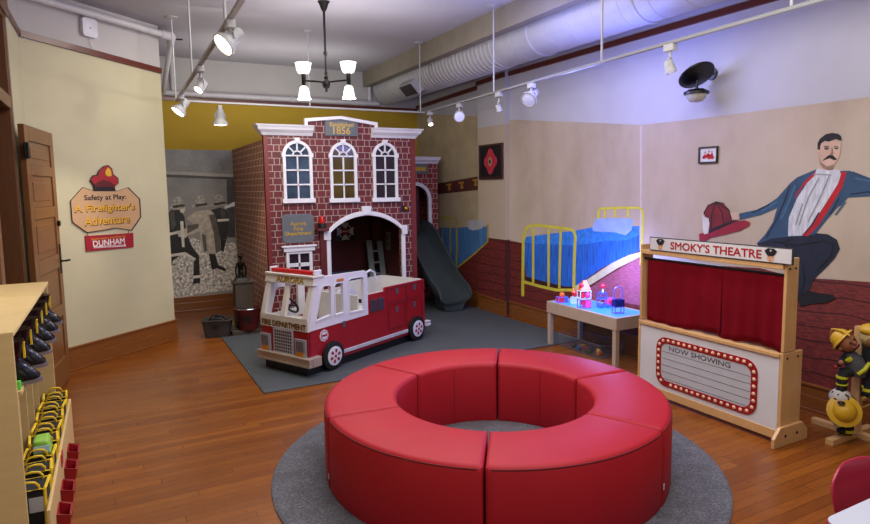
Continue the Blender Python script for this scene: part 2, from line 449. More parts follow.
# brick floor
mur('painted_brick_floor', PBR, [
    [(507, 240), (525, 243.5), (641, 250), (641, 262), (760, 268), (793, 277), (870, 282), (1010, 295), (1250, 315), (1250, 577), (1010, 478), (870, 420), (800, 393), (700, 362), (600, 332), (507, 304)]])
o = MB(); o.mat(PBR); o.ngon([pX(436, 268, XR - .0035), pX(466, 247, XR - .0035), pX(479, 237, XR - .0035), pX(479, 300, XR - .0035), pX(436, 288, XR - .0035)]); o.build('painted_brick_floor', None, mural, shift=(XR, 4.5, 0))
mur('painted_brick_floor', PBR, [[(478.3, 237.5), (505, 240.5), (505, 306), (478.3, 300)]], X=4.385)
# main bed
B = crop(500, 180, 3.744)
BLUE1 = mat('blue_bedspread_paint', '2162bf', .7, var=.45, scale=7, stretch=(1, 9, .7)); BLUE2 = mat('bright_blue_paint', '2f7bd8', .7, var=.25, scale=10, stretch=(1, 2, 2)); PYEL = paint('yellow_bed_paint', 'c9bf3c', .12)
DRK = paint('dark_shadow_paint', '3a100e', .2)
bed = mur('painted_bed', BLUE1, [B([(92,232),(120,236),(180,240),(228,236),(272,236),(280,400),(240,398),(190,386),(150,376),(100,362),(90,300)]), B([(272,240),(330,235),(430,222),(522,180),(522,265),(450,296),(380,330),(285,398)])])
mur('painted_bed_top', BLUE2, [B([(90,232),(100,212),(180,202),(280,190),(350,176),(420,176),(522,172),(522,205),(480,225),(400,228),(330,238),(272,246),(226,242),(120,240)])])
mur('painted_pillow', paint('pale_pillow_paint', '8fa8dd', .12), [B([(345,180),(358,145),(420,143),(490,145),(500,152),(492,188),(470,207),(430,196),(390,194),(350,192)])])
mur('painted_shadow', DRK, [B([(100,362),(150,376),(190,386),(240,398),(280,400),(268,412),(200,404),(95,386)])])
mur('painted_table_glow', paint('table_glow_tint', '9a5060', .3, 8, stretch=(1, 2, 10)), [B([(285,440),(400,360),(530,285),(530,470),(440,455),(330,445)])])  # light table's glow on the mural floor, put into the colour
mur('painted_bed_rail', paint('cream_rail_paint', 'cfc6a0', .1), [B([(275,400),(330,370),(420,310),(480,282),(530,268),(530,285),(440,330),(330,398),(280,420)])])
def bar(pts, w):                              # thin painted stroke from a polyline
    out = []; L = []; R = []
    for i, p in enumerate(pts):
        a = Vector(pts[max(i-1,0)]); b = Vector(pts[min(i+1,len(pts)-1)]); d = (b - a).normalized(); n = Vector((-d.y, d.x)) * w / 2
        L.append(tuple(Vector(p) + n)); R.append(tuple(Vector(p) - n))
    return L + R[::-1]
def strokes(paths, w): return [q for p in paths for q in quads(p, w)]
def quads(p, w):
    b = bar(p, w); n = len(p); return [[b[i], b[i+1], b[2*n-2-i], b[2*n-1-i]] for i in range(n-1)]
mur('painted_footboard', PYEL, [B(q) for q in strokes([[(85,435),(86,300),(88,210),(95,185),(110,172),(130,168),(200,176),(262,184),(276,192),(282,210),(278,300),(276,440)], [(85,380),(150,398),(210,412),(278,412)]], 11) + strokes([[(124,180),(124,385)],[(182,182),(182,398)],[(227,186),(222,405)]], 9)])
mur('painted_headboard', PYEL, [B(q) for q in strokes([[(368,145),(368,115),(378,107),(450,104),(520,104),(533,112),(535,150),(527,318)]], 9) + strokes([[(393,112),(393,142)],[(431,108),(431,140)],[(479,108),(479,140)]], 8)])
# second bed left of the pilaster, partly on it
C = crop(400, 140, 5.24)
BLUE3 = mat('muted_blue_paint', '3f6d9e', .7, var=.35, scale=7, stretch=(1, 8, .8))
mur('painted_bed', BLUE3, [C([(204,458),(300,460),(360,455),(409,466),(409,575),(300,672),(204,560)])])
mur('painted_pillow', paint('grey_pillow_paint', 'a9a9ae', .1), [C([(352,448),(352,425),(375,418),(400,415),(409,420),(409,470),(380,474),(360,465)])])
mur('painted_footboard', paint('dull_yellow_paint', 'a89a34', .1), [C(q) for q in strokes([[(204,402),(280,410),(296,425),(298,560),(296,672)],[(296,672),(409,580)]], 9) + strokes([[(222,408),(226,590)],[(262,412),(264,640)]], 6)])
XP = 4.385
mur('painted_bed', BLUE3, [C([(409,466),(456,450),(456,528),(409,572)])], X=XP)
mur('painted_pillow', paint('grey_pillow_paint', 'a9a9ae'), [C([(409,420),(432,420),(438,440),(430,462),(409,470)])], X=XP)
mur('painted_headboard', paint('dull_yellow_paint', 'a89a34'), [C(q) for q in strokes([[(409,578),(462,530)],[(460,440),(460,530)]], 7)], X=XP)
# painted coat rack
mur('painted_coat_rack', paint('brown_rack_paint', '4a2016', .2), [C([(198,228),(409,190),(409,262),(198,284)])])
mur('painted_hook', paint('ochre_hook_paint', 'a8761f', .2), [C(q) for cx, cy in ((255,232),(320,222),(392,208)) for q in ([(cx-16,cy),(cx+16,cy-5),(cx+14,cy+5),(cx-10,cy+8)], [(cx-3,cy),(cx+5,cy),(cx+12,cy+30),(cx+2,cy+34),(cx-8,cy+26),(cx,cy+22)])])
# man
Mn = crop(730, 120, 2.757)
COAT = paint('slate_blue_coat_paint', '2d4a66', .22, 6); TRS = paint('navy_trouser_paint', '161d2e', .3, 8); SHIRT = mat('white_shirt_paint', 'c4c6cc', .7, var=.22, scale=10, stretch=(1, 5, 1)); SKIN = paint('painted_skin', 'c6a48e', .12); HAIR = paint('black_hair_paint', '161211', .2); SUSP = paint('red_suspender_paint', 'b0141f', .1); SHD = paint('black_shoe_paint', '0c0c10', .3)
man = mur('painted_trousers', TRS, [Mn([(75,342),(120,325),(160,322),(200,318),(240,312),(270,315),(295,330),(303,355),(290,380),(262,410),(230,440),(215,475),(185,480),(150,478),(175,440),(190,400),(150,405),(100,380)])])
mur('painted_coat', COAT, [Mn([(25,258),(85,245),(130,215),(165,175),(185,158),(240,135),(290,140),(330,140),(386,160),(460,168),(460,215),(386,210),(320,214),(290,248),(262,280),(235,315),(200,320),(160,322),(120,326),(72,342),(95,318),(118,282),(130,242),(85,262),(25,276)])])
mur('painted_shirt', SHIRT, [Mn([(240,135),(262,130),(285,138),(312,150),(300,190),(270,235),(235,285),(210,318),(160,320),(162,270),(185,215),(215,170)])])
mur('painted_suspender', SUSP, [Mn([(308,142),(322,144),(310,185),(280,235),(245,290),(215,320),(198,318),(235,275),(270,220),(298,175)]), Mn([(238,140),(232,155),(200,185),(178,218),(180,208),(205,170)])])
mur('painted_coat_sleeve', COAT, [Mn([(322,143),(340,142),(386,160),(460,168),(460,215),(386,210),(325,214),(300,240),(312,195)])])
H = crop(790, 120, 8.7375)
mur('painted_face', SKIN, [H([(262,240),(275,200),(330,185),(400,175),(445,195),(440,260),(430,320),(405,365),(385,385),(385,430),(340,445),(270,430),(255,420),(268,395),(248,330),(240,300),(226,270),(236,255),(252,262)])])
mur('painted_hair', HAIR, [H([(240,252),(240,205),(260,165),(310,125),(365,112),(420,120),(445,140),(452,175),(444,180),(395,165),(340,190),(300,180),(278,200),(265,225),(262,262)])])
islands(mur('painted_eye', paint('grey_shadow_paint', '4e443e', .2), [H([(300,240),(335,236),(342,252),(318,262),(300,255)]), H([(388,240),(420,238),(426,250),(405,258),(388,254)]), H([(295,226),(345,226),(345,232),(297,236)]), H([(382,228),(425,226),(425,232),(384,235)])]))
mur('painted_nose', paint('shaded_skin_paint', '8a6f5c', .2), [H([(362,240),(372,240),(382,290),(374,305),(350,305),(345,296),(360,285)]), H([(255,320),(270,370),(320,405),(380,390),(380,430),(340,442),(290,420),(262,385)])])
mur('painted_moustache', HAIR, [H([(350,305),(375,308),(402,335),(412,345),(385,352),(360,340),(345,335),(315,345),(280,360),(300,338),(330,312)])])
mur('painted_collar', SHIRT, [H([(235,425),(290,440),(370,440),(385,425),(440,445),(435,500),(400,540),(300,540),(200,520)])])
FOLD = paint('dark_fold_paint', '16283c', .2); FOLD2 = paint('black_fold_paint', '080c16', .2); LIT = paint('lit_coat_paint', '3f6180', .15)
islands(mur('painted_fold', FOLD, [Mn(q) for q in strokes([[(165,180),(150,225),(125,280),(100,325)],[(245,255),(225,290),(205,316)],[(60,256),(110,232)],[(330,205),(380,198),(440,205)],[(300,215),(275,262)]], 4)]))
islands(mur('painted_fold', LIT, [Mn(q) for q in strokes([[(180,180),(165,220),(140,275)],[(345,160),(400,172),(450,180)],[(90,250),(130,226)],[(318,225),(290,262)]], 5)]))
islands(mur('painted_fold', FOLD2, [Mn(q) for q in strokes([[(120,335),(180,345),(250,335)],[(255,330),(285,345),(278,375),(240,415)],[(200,400),(205,440),(196,474)],[(160,330),(150,360),(170,400)]], 4)]))
islands(mur('painted_fold', mat('grey_shirt_fold_paint', '8a8c94', .7, var=.1), [Mn(q) for q in strokes([[(245,160),(215,215),(190,290)],[(275,150),(250,210),(215,280)],[(230,150),(250,150),(280,152)],[(200,230),(180,290)]], 3)]))
mur('painted_shoe', SHD, [Mn([(190,478),(215,470),(250,478),(285,482),(290,492),(270,503),(220,508),(192,515)]), Mn([(150,478),(190,474),(192,500),(150,500)])])
G = crop(660, 130, 4.37)
mur('painted_hand', SKIN, [G([(278,380),(305,368),(312,358),(345,362),(348,392),(320,392),(290,390)])])
mur('painted_helmet', paint('dark_red_helmet_paint', '6e1218', .3, 12), [G([(190,365),(205,335),(240,315),(275,320),(300,345),(314,385),(318,425),(215,458),(198,450),(212,400)])])
mur('painted_helmet_ridge', paint('black_ridge_paint', '1c0808', .2), [G(q) for q in strokes([[(245,316),(225,370),(222,440)],[(245,316),(270,360),(280,420)],[(250,316),(300,350),(312,390)],[(192,362),(210,330),(245,314),(280,322)]], 5)])
mur('painted_helmet_underside', paint('black_ridge_paint', '1c0808'), [G([(205,445),(240,425),(290,405),(318,395),(345,396),(320,420),(260,445),(215,462)])])
mur('painted_helmet_brim', paint('crimson_brim_paint', '8c1428', .2), [G([(170,455),(185,450),(215,452),(290,420),(330,400),(370,394),(392,402),(390,418),(350,440),(280,458),(225,470),(195,485),(172,484)])])
mur('painted_helmet_badge', paint('pale_badge_paint', 'c9c4c0', .1), [G([(183,355),(192,380),(212,385),(216,410),(210,452),(192,456),(186,420)])])
text('painted_numeral', '7', pX(660+197/4.37, 130+418/4.37, XR-.006) - Vector((XR,4.5,0)), (0,-1,0), (0,0,1), height=.07, m=HAIR, parent=mural, depth=.0008)
mur('painted_hand', SKIN, [Mn([(458,172),(490,168),(505,180),(520,196),(500,205),(480,210),(458,208)])])

# ================================================================== B/W PHOTO MURAL ON BACK WALL
pm = thing('photo_mural', 'large black and white photo of three firemen in helmets on back wall', 'photo mural', (1.1, YB, .18))
def bw(name, h, pts, k, var=.25, scale=14, rough=.45):
    mb = MB(); mb.mat(mat('grey_photo_' + h, h, rough, var=var, scale=scale))
    for j, p in enumerate(pts): mb.ngon([pY(x, y, YB - .004 - .0008 * k - .0001*j) for x, y in p])
    return islands(mb.build(name, None, pm, shift=(1.1, YB, .18)))
Q = crop(160, 140, 3.08)
t = NT('photo_backdrop'); x, y, z = t.xyz(); n = t.noise(2.5, 4); n2 = t.noise(60, 3)
c = t.mix(t.ramp(z, .9, 2.0), lin('8f8b84'), lin('55555a')); c = t.mix(t.math('MULTIPLY', t.ramp(n, .3, .7), .5), c, lin('a3a19d')); c = t.mix(t.math('MULTIPLY', t.ramp(n2, .55, .7), .18), c, lin('c8c8c8'))
t.color(c); t.b.inputs['Roughness'].default_value = .35
mb = MB().box((.58, YB - .004, .175), (1.572, YB - .0005, 2.215)); mb.build('photo_print', t.m, pm, shift=(1.1, YB, .18))
bw('photo_pipe', '9a9590', [Q([(12,96),(80,98),(150,102),(228,106),(228,114),(150,112),(80,108),(12,106)])], 1, .1); bw('photo_pipe', '3a3836', [Q([(12,106),(80,108),(150,112),(228,114),(228,122),(12,114)])], 1, .1)
bw('photo_ground', 'c9c2b8', [Q([(30,330),(100,300),(160,325),(225,315),(240,330),(238,460),(150,470),(36,490),(34,400)])], 1, .75, 30)
bw('photo_water_spray', 'd9d8d6', [Q([(198,205),(240,185),(240,200),(200,212)])], 2, .1)
bw('photo_fireman', '1d1c1c', [Q([(24,225),(40,212),(62,216),(75,235),(82,290),(100,330),(120,355),(124,440),(102,444),(104,370),(70,350),(40,372),(30,420),(22,400)])], 2, .4, 20)
bw('photo_fireman', 'b8ad9e', [Q([(82,240),(110,220),(150,214),(168,228),(180,275),(188,340),(165,352),(130,345),(122,280),(80,298),(55,285),(62,278),(105,262)])], 3, .3, 16)
bw('photo_fireman', '232222', [Q([(158,215),(185,208),(205,215),(212,260),(206,305),(186,310),(172,240)])], 2, .4, 20)
bw('photo_boot', '171615', [Q([(150,348),(170,350),(180,385),(205,398),(200,405),(175,395),(160,400),(155,375)])], 3); bw('photo_boot', '171615', [Q([(186,310),(204,306),(196,345),(188,340)])], 3)
bw('photo_stripe', 'ded8cc', [Q([(28,286),(55,280),(56,288),(28,295)]), Q([(30,352),(78,345),(110,365),(108,372),(76,354),(32,360)]), Q([(102,418),(124,416),(124,424),(102,427)]), Q([(176,244),(212,242),(212,249),(178,252)]), Q([(62,250),(72,250),(76,330),(68,330)])], 4, .1)
bw('photo_shade', '5e574e', [Q([(150,230),(168,228),(180,275),(188,340),(172,350),(166,290)]), Q([(84,262),(120,258),(118,270),(84,288)]), Q([(128,290),(140,292),(146,342),(136,345)])], 4, .3)
bw('photo_shade', '4a4742', [Q([(30,225),(42,215),(50,262),(36,280)]), Q([(186,214),(200,216),(204,238),(188,240)])], 4, .3)
bw('photo_fence', '3c3b3c', [Q([(205,122),(228,122),(232,300),(208,300)])], 1, .3)
bw('photo_face', 'd0c8be', [Q([(60,205),(76,200),(78,215),(72,226),(62,222)])], 4, .15); bw('photo_hand', 'd0c8be', [Q([(50,280),(70,278),(84,290),(80,302),(58,298)])], 4, .1)
for hx, hy in ((56,196), (126,192), (182,188)):
    bw('photo_helmet', 'a29b92', [Q([(hx-30,hy+14),(hx-18,hy+2),(hx-14,hy-12),(hx-4,hy-22),(hx+6,hy-21),(hx+14,hy-8),(hx+16,hy+4),(hx+26,hy+12),(hx+8,hy+16),(hx-10,hy+20)])], 5, .5, 30)
    bw('photo_helmet_band', '2a2826', [Q([(hx-18,hy+6),(hx+18,hy+2),(hx+22,hy+8),(hx-14,hy+14)])], 6, .2)

# ================================================================== ROUND RUG + RING OF SEATS
RC = Vector((1.982, 3.030, 0))
t = NT('grey_heather_rug'); n = t.noise(90, 4, None, .7); n2 = t.noise(9, 4, None, .6)
c = t.mix(t.ramp(n, .3, .7), lin('2a2a30'), lin('7b7b85')); c = t.mix(t.math('MULTIPLY', t.ramp(n2, .35, .65), .45), c, lin('3e3f46')); t.color(c); t.b.inputs['Roughness'].default_value = .95; t.bump(n, .6, .01)
mb = MB().lathe([(1.317, .0), (1.32, .006), (1.312, .013), (1.29, .015), (.5, .015), (0, .015)], RC, n=96, caps=True)
rug = mb.build('round_rug', t.m, smooth=50, shift=RC); rug.location = RC; tag(rug, 'round grey heathered rug under ring of red seats', 'rug')
ZG = .0155; RO, RI, HS = 1.013, .588, .417
GAP = .010
def sector(name_parent, a0, a1):
    n = 22; mb = MB(); rs = []
    da0 = GAP / RO
    prof = [(RI + .004, 0), (RI, .02), (RI, HS - .03), (RI + .010, HS - .008), (RI + .03, HS), (RO - .03, HS), (RO - .010, HS - .008), (RO, HS - .03), (RO, .02), (RO - .004, 0)]
    for i in range(n + 1):
        e = 0
        t_ = i / n
        rs.append((a0 + (a1 - a0) * t_, 0))
    rings = []
    def loop(a, ins):
        o = []
        for r_, z in prof:
            rr = min(max(r_, RI + ins), RO - ins); z2 = min(z, HS - ins)
            # constant gap: shift tangentially
            o.append(Vector((rr * math.cos(a), rr * math.sin(a), z2)))
        return o
    g0 = GAP
    # ends: keep seam edges parallel, inset a little for soft corners
    def endloop(a, sgn, d, ins):
        o = []
        tx = Vector((-math.sin(a), math.cos(a), 0)) * sgn
        for r_, z in prof:
            rr = min(max(r_, RI + ins), RO - ins); z2 = max(0, min(z, HS - ins))
            o.append(Vector((rr * math.cos(a), rr * math.sin(a), z2)) + tx * d)
        return o
    rings.append(endloop(a0, 1, .004, .022)); rings.append(endloop(a0, 1, .008, .008)); rings.append(endloop(a0, 1, .022, 0))
    for i in range(1, n): 
        a = a0 + (a1 - a0) * i / n; rings.append(loop(a, 0))
    rings.append(endloop(a1, -1, .022, 0)); rings.append(endloop(a1, -1, .008, .008)); rings.append(endloop(a1, -1, .004, .022))
    return mb.rings(rings)
def toimg(P):
    W = (P[0]*EX[0] + P[1]*EY[0], 0); return None
labels = {0:'curved red vinyl seat of ring at right nearest the puppet theatre', 1:'curved red vinyl seat at back of ring in front of light table', 2:'curved red vinyl seat at back of ring in front of fire truck', 3:'curved red vinyl seat on left side of ring with white tag on its end', 4:'curved red vinyl seat at front left of ring facing viewer', 5:'curved red vinyl seat at front right of ring facing viewer'}
BASEA = math.radians(-35.67)
SEAM = mat('dark_red_stitching', '5a0c16', .6, var=.1)
TAGM = mat('white_fabric_tag', 'c9c9cc', .7)
for k in range(6):
    a0 = BASEA + math.radians(30 + 60 * (k - 1)); a1 = a0 + PI / 3
    s_ = thing('curved_seat', labels[k], 'seat', (RC.x, RC.y, ZG), 0, 'red curved seats forming the ring')
    sector(None, a0, a1).build('cushion', REDV, s_, smooth=50)
    am = (a0 + a1) / 2
    mb = MB(); mb.cyl((math.cos(am)*(RI-.0006), math.sin(am)*(RI-.0006), .015), (math.cos(am)*(RI-.0006), math.sin(am)*(RI-.0006), HS-.03), .0016, n=6)
    mb.tube([Vector((math.cos(a0+.03+(a1-a0-.06)*i/24)*(RO-.004), math.sin(a0+.03+(a1-a0-.06)*i/24)*(RO-.004), HS-.016)) for i in range(25)], .0028, 6)
    mb.build('stitching', SEAM, s_, smooth=60)
    if k in (3, 0):
        ta = a1 - .02 if k == 3 else a0 + .022
        d = Vector((math.cos(ta), math.sin(ta), 0)); tt = Vector((-d.y, d.x, 0))
        p = d * (RO + .0005) + Vector((0, 0, .055 if k == 3 else .09))
        MB().prism([p - tt*.009, p + tt*.009, p + tt*.009 + Vector((0,0,.032)), p - tt*.009 + Vector((0,0,.032))], d*.002).build('fabric_tag', TAGM, s_)

# ================================================================== GREY FLOOR MAT
t = NT('grey_plank_mat'); x, y, z = t.xyz(); n = t.noise(5, 5, (1, 18, 1), .6)
fr = t.math('FRACT', t.math('DIVIDE', y, .15)); c = t.mix(t.ramp(n, .3, .7), lin('383d41'), lin('4b5156')); c = t.mix(t.math('MULTIPLY', t.math('LESS_THAN', fr, .04), .5), c, lin('2c3033')); t.color(c); t.b.inputs['Roughness'].default_value = .6
mb = MB().prism([(1.015,4.975,0),(4.40,4.975,0),(4.34,6.4,0),(4.34,8.6,0),(3.43,8.6,0),(3.43,7.0,0),(1.56,7.0,0),(1.56,7.12,0),(1.015,7.14,0)], (0,0,.012))
o = mb.build('floor_mat', t.m, bevel=.004, shift=(2.5, 6, 0)); o.location = (2.5, 6, 0); tag(o, 'grey wood-grain foam mat under toy fire truck and slide', 'mat')
ZM = .012

# ================================================================== PLAY FIREHOUSE
BRK = brick_mat('red_brick_print', '5c1416', '701c1c', 'ab988e', mw=.045, mh=.08)
BRKS = brick_mat('brown_brick_side_print', '6b201d', '85302a', 'd0b8a0', a=.5, P=.17, mw=.10, mh=.10)
DKR = mat('dark_red_trim_paint', '5a1616', .5, var=.12)
YF = 7.0
X0, X1, XZ = 1.545, 3.415, 2.29
house = thing('play_firehouse', 'red brick toy firehouse with arched garage and white trim', 'playhouse', (X0, YF, 0))
HS_ = (X0, YF, 0)
def hb(mb, name, m=None, smooth=None, bevel=0, parent=None): return mb.build(name, m, parent or house, smooth=smooth, bevel=bevel, shift=HS_)
P7 = lambda x, y: pY(x, y, YF)
# arch geometry
axl, axr = P7(330.5, 260).x, P7(401, 250).x
zs = .5 * (P7(331, 233).z + P7(402, 229).z); zt = P7(367, 215.5).z; acx = (axl + axr) / 2; ar = (axr - axl) / 2; ah = zt - zs
# arch curve as segmental arc through springing and crown
def archpts(w, rise, cx, z0, n=24):
    R = (w*w + rise*rise) / (2*rise); zc = z0 + rise - R; a = math.asin(min(1, w / R))
    return [Vector((cx - R*math.sin(a - 2*a*i/n), 0, zc + R*math.cos(a - 2*a*i/n))) for i in range(n + 1)]
T_ = .05
inner = archpts(ar, ah, acx, zs)
mb = MB().box((X0, YF, 0), (axl, YF + T_, XZ)).box((axr, YF, 0), (X1, YF + T_, XZ))
top = [Vector((p.x, 0, XZ)) for p in inner]
mb.band([p + Vector((0, YF, 0)) for p in inner], [p + Vector((0, YF, 0)) for p in top], (0, T_, 0))
pl, pr = P7(305.5, 124).x, P7(375, 124).x
ztL, ztP, ztR = P7(305, 120).z, P7(340, 118).z, P7(375, 124).z; pcx = P7(340, 118).x
mb.prism([(pl, YF, XZ), (pr, YF, XZ), (pr, YF, ztR), (pcx, YF, ztP), (pl, YF, ztL)], (0, T_, 0))
hb(mb, 'facade_wall', BRK)
hb(MB().box((X0, YF + T_, 0), (X0 + .04, 8.97, 2.22)), 'side_wall', BRKS)
hb(MB().box((X1 - .04, YF + T_, 0), (X1, 8.97, 2.22)), 'side_wall', DKR)
islands(hb(MB().box((X0 - .006, YF - .006, 0), (X0 + .045, YF, XZ)).box((X1 - .055, YF - .008, 0), (X1 + .006, YF, XZ)).box((X0 - .006, YF - .006, 0), (X0, YF + .03, XZ)), 'corner_trim', mat('brick_red_trim_paint', '6e2018', .5)))
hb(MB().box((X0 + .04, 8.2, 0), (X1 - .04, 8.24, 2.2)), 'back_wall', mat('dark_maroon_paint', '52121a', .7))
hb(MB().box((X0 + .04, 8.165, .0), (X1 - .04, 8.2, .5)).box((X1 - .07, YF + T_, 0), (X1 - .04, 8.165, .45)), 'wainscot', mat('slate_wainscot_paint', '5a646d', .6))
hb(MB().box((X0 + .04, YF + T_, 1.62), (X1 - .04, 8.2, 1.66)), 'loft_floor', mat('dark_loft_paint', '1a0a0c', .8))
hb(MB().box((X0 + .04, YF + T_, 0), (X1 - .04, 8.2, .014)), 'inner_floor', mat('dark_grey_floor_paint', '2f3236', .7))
# white arch trim
outer = archpts(ar + .055, ah + .055, acx, zs)
mb = MB(); D = (0, -.035, 0)
mb.band([p + Vector((0, YF, 0)) for p in inner], [p + Vector((0, YF, 0)) for p in outer], D)
mb.box((axl - .05, YF - .035, 0), (axl, YF, zs)).box((axr, YF - .035, 0), (axr + .05, YF, zs))
mb.box((axl - .085, YF - .05, zs - .08), (axl, YF, zs + .04)).box((axr, YF - .05, zs - .06), (axr + .075, YF, zs + .05))
kz = zt + .03
mb.prism([(acx-.05, YF-.05, kz - .02), (acx+.05, YF-.05, kz - .02), (acx+.062, YF-.05, kz + .085), (acx-.062, YF-.05, kz + .085)], (0, .05, 0))
hb(mb, 'arch_trim', WHITE, bevel=.004)
# parapet outline and cornices
mb = MB()
out = [(pl-.02, XZ + .03), (pl-.02, ztL+.015), (pcx, ztP+.02), (pr+.02, ztR+.015), (pr+.02, XZ + .03)]; inn = [(pl+.015, XZ + .03), (pl+.015, ztL-.02), (pcx, ztP-.016), (pr-.015, ztR-.02), (pr-.015, XZ + .03)]
mb.band([(x, YF, z) for x, z in out], [(x, YF, z) for x, z in inn], (0, -.04, 0)); mb.box((pl-.03, YF-.03, ztL-.01), (pr+.03, YF+T_+.01, ztL-.005)) if False else None
hb(mb, 'pediment_trim', WHITE, bevel=.003)
def cornice(name, xa, xb, wrapl, wrapr, z0, YFr=YF, back=.12, sc=1.0):
    mb = MB()
    for (a, b, pz, qz) in ((.012, .03, 0, .03), (.03, .065, .03, .062), (.065, .075, .062, .095), (.085, .095, .095, .115)):
        a *= sc; b *= sc
        mb.hexa([(xa - a*wrapl, YFr - a, z0 + pz*sc), (xb + a*wrapr, YFr - a, z0 + pz*sc), (xb + a*wrapr, YFr + back, z0 + pz*sc), (xa - a*wrapl, YFr + back, z0 + pz*sc)],
                [(xa - b*wrapl, YFr - b, z0 + qz*sc), (xb + b*wrapr, YFr - b, z0 + qz*sc), (xb + b*wrapr, YFr + back, z0 + qz*sc), (xa - b*wrapl, YFr + back, z0 + qz*sc)])
    return hb(mb, name, WHITE)
cornice('cornice', X0, P7(312, 130).x, 1, 0, XZ - .02); cornice('cornice', P7(371, 130).x, X1, 0, 1, XZ - .02)
# windows
PANES = [mat('blue_reflection_pane', '38475a', .12, var=.5, scale=3), mat('amber_window_pane', '4a3c18', .12, var=.6, scale=3), mat('dark_window_pane', '201a24', .12, var=.5, scale=3)]  # blue reflection and yellow wall behind are put into the pane colours
def arch_window(px0, px1, pyt, pyb, pm_):
    a = P7(px0, (pyt+pyb)/2); b = P7(px1, (pyt+pyb)/2); cx = (a.x+b.x)/2; w = (b.x-a.x)/2; zT = P7((px0+px1)/2, pyt).z; zB = P7((px0+px1)/2, pyb).z
    y = YF; fw = .035; spring = zT - w
    w_ = MB()
    def path(r): return [Vector((cx - r, y, zB))] + [Vector((cx - r*math.cos(PI*i/16), y, spring + r*math.sin(PI*i/16))) for i in range(17)] + [Vector((cx + r, y, zB))]
    w_.band(path(w), path(w - fw), (0, -.03, 0))
    w_.box((cx - w - .02, y - .05, zB - .045), (cx + w + .02, y, zB + .005))
    w_.prism([(cx-.025, y-.04, zT-.02), (cx+.025, y-.04, zT-.02), (cx+.032, y-.04, zT+.03), (cx-.032, y-.04, zT+.03)], (0, .04, 0))
    w_.box((cx-w-.012, y-.038, spring-.02), (cx-w+.01, y, spring+.03)).box((cx+w-.01, y-.038, spring-.02), (cx+w+.012, y, spring+.03))
    fr = hb(w_, 'arched_window', WHITE, bevel=.003)
    bars = MB(); g = .016; ri = w - fw
    bars.box((cx - g/2, y-.02, zB), (cx + g/2, y-.004, spring)); bars.box((cx - ri, y-.02, spring-g/2), (cx + ri, y-.004, spring+g/2))
    for k in (1, 2): zq = zB + (spring - zB)*k/3; bars.box((cx - ri, y-.02, zq-g/2), (cx + ri, y-.004, zq+g/2))
    rr = ri*.38; bars.band([Vector((cx - (rr+g/2)*math.cos(PI*i/12), y-.02, spring + (rr+g/2)*math.sin(PI*i/12))) for i in range(13)], [Vector((cx - (rr-g/2)*math.cos(PI*i/12), y-.02, spring + (rr-g/2)*math.sin(PI*i/12))) for i in range(13)], (0, .016, 0))
    for an in (PI*.25, PI*.5, PI*.75):
        d = Vector((math.cos(an), 0, math.sin(an))); n_ = Vector((-d.z, 0, d.x))*g/2; c0 = Vector((cx, y-.02, spring))
        bars.prism([c0+d*rr-n_, c0+d*ri-n_, c0+d*ri+n_, c0+d*rr+n_], (0, .016, 0))
    b_ = bars.build('muntins', WHITE, fr, shift=HS_)
    pa = MB().ngon([p - Vector((0, .003, 0)) for p in path(w - .01)]); pa.build('pane', pm_, fr, shift=HS_)
arch_window(282.5, 312, 140.5, 199, PANES[0]); arch_window(329.5, 356.5, 142, 198.5, PANES[1]); arch_window(372.5, 397, 142.5, 198, PANES[2])
# lower left window
a = P7(286, 262); b = P7(312, 262); zt_ = P7(298, 251).z; zb_ = a.z - .22
mb = MB().band([(x, YF, z) for x, z in ((a.x, zb_), (b.x, zb_), (b.x, zt_), (a.x, zt_))], [(x, YF, z) for x, z in ((a.x+.035, zb_+.035), (b.x-.035, zb_+.035), (b.x-.035, zt_-.03), (a.x+.035, zt_-.03))], (0, -.03, 0), closed=True)
mb.box((a.x - .03, YF - .045, zt_), (b.x + .03, YF, zt_ + .06)).box((a.x - .05, YF - .06, zt_ + .05), (b.x + .05, YF, zt_ + .068))
lw = hb(mb, 'square_window', WHITE, bevel=.003)
mx = (a.x+b.x)/2; mz = zt_ - .17
mb = MB().box((mx-.01, YF-.02, zb_), (mx+.01, YF-.004, zt_)); mb.box((a.x+.03, YF-.02, mz-.01), (b.x-.03, YF-.004, mz+.01)).box((a.x+.03, YF-.02, zb_+.18), (b.x-.03, YF-.004, zb_+.2))
mb.build('muntins', WHITE, lw, shift=HS_)
MB().box((a.x+.02, YF-.004, zb_+.02), (b.x-.02, YF-.001, zt_-.02)).build('pane', PANES[2], lw, shift=HS_)
# plaques
PLQ = mat('slate_plaque', '5d6268', .5, var=.08)
hv = Vector(HS_)
a = P7(325, 135.7); b = P7(357, 120); 
pq = hb(MB().box((a.x, YF - .02, a.z), (b.x, YF - .0005, b.z)), 'plaque', PLQ, bevel=.004)
text('lettering', 'Established', Vector(((a.x+b.x)/2, YF - .021, a.z + (b.z-a.z)*.68)) - hv, (1,0,0), (0,0,1), width=(b.x-a.x)*.72, m=GOLD, parent=pq, bold=.02)
text('lettering', '1856', Vector(((a.x+b.x)/2, YF - .021, a.z + (b.z-a.z)*.32)) - hv, (1,0,0), (0,0,1), width=(b.x-a.x)*.52, m=GOLD, parent=pq, bold=.02)
a = P7(282.5, 243.3); b = P7(313, 213.5); c_ = .03
poly = [(a.x+c_, a.z), (b.x-c_, a.z), (b.x, a.z+c_), (b.x, b.z-c_), (b.x-c_, b.z), (a.x+c_, b.z), (a.x, b.z-c_), (a.x, a.z+c_)]
pq = hb(MB().prism([(x, YF - .02, z) for x, z in poly], (0, .0195, 0)), 'plaque', PLQ, bevel=.004)
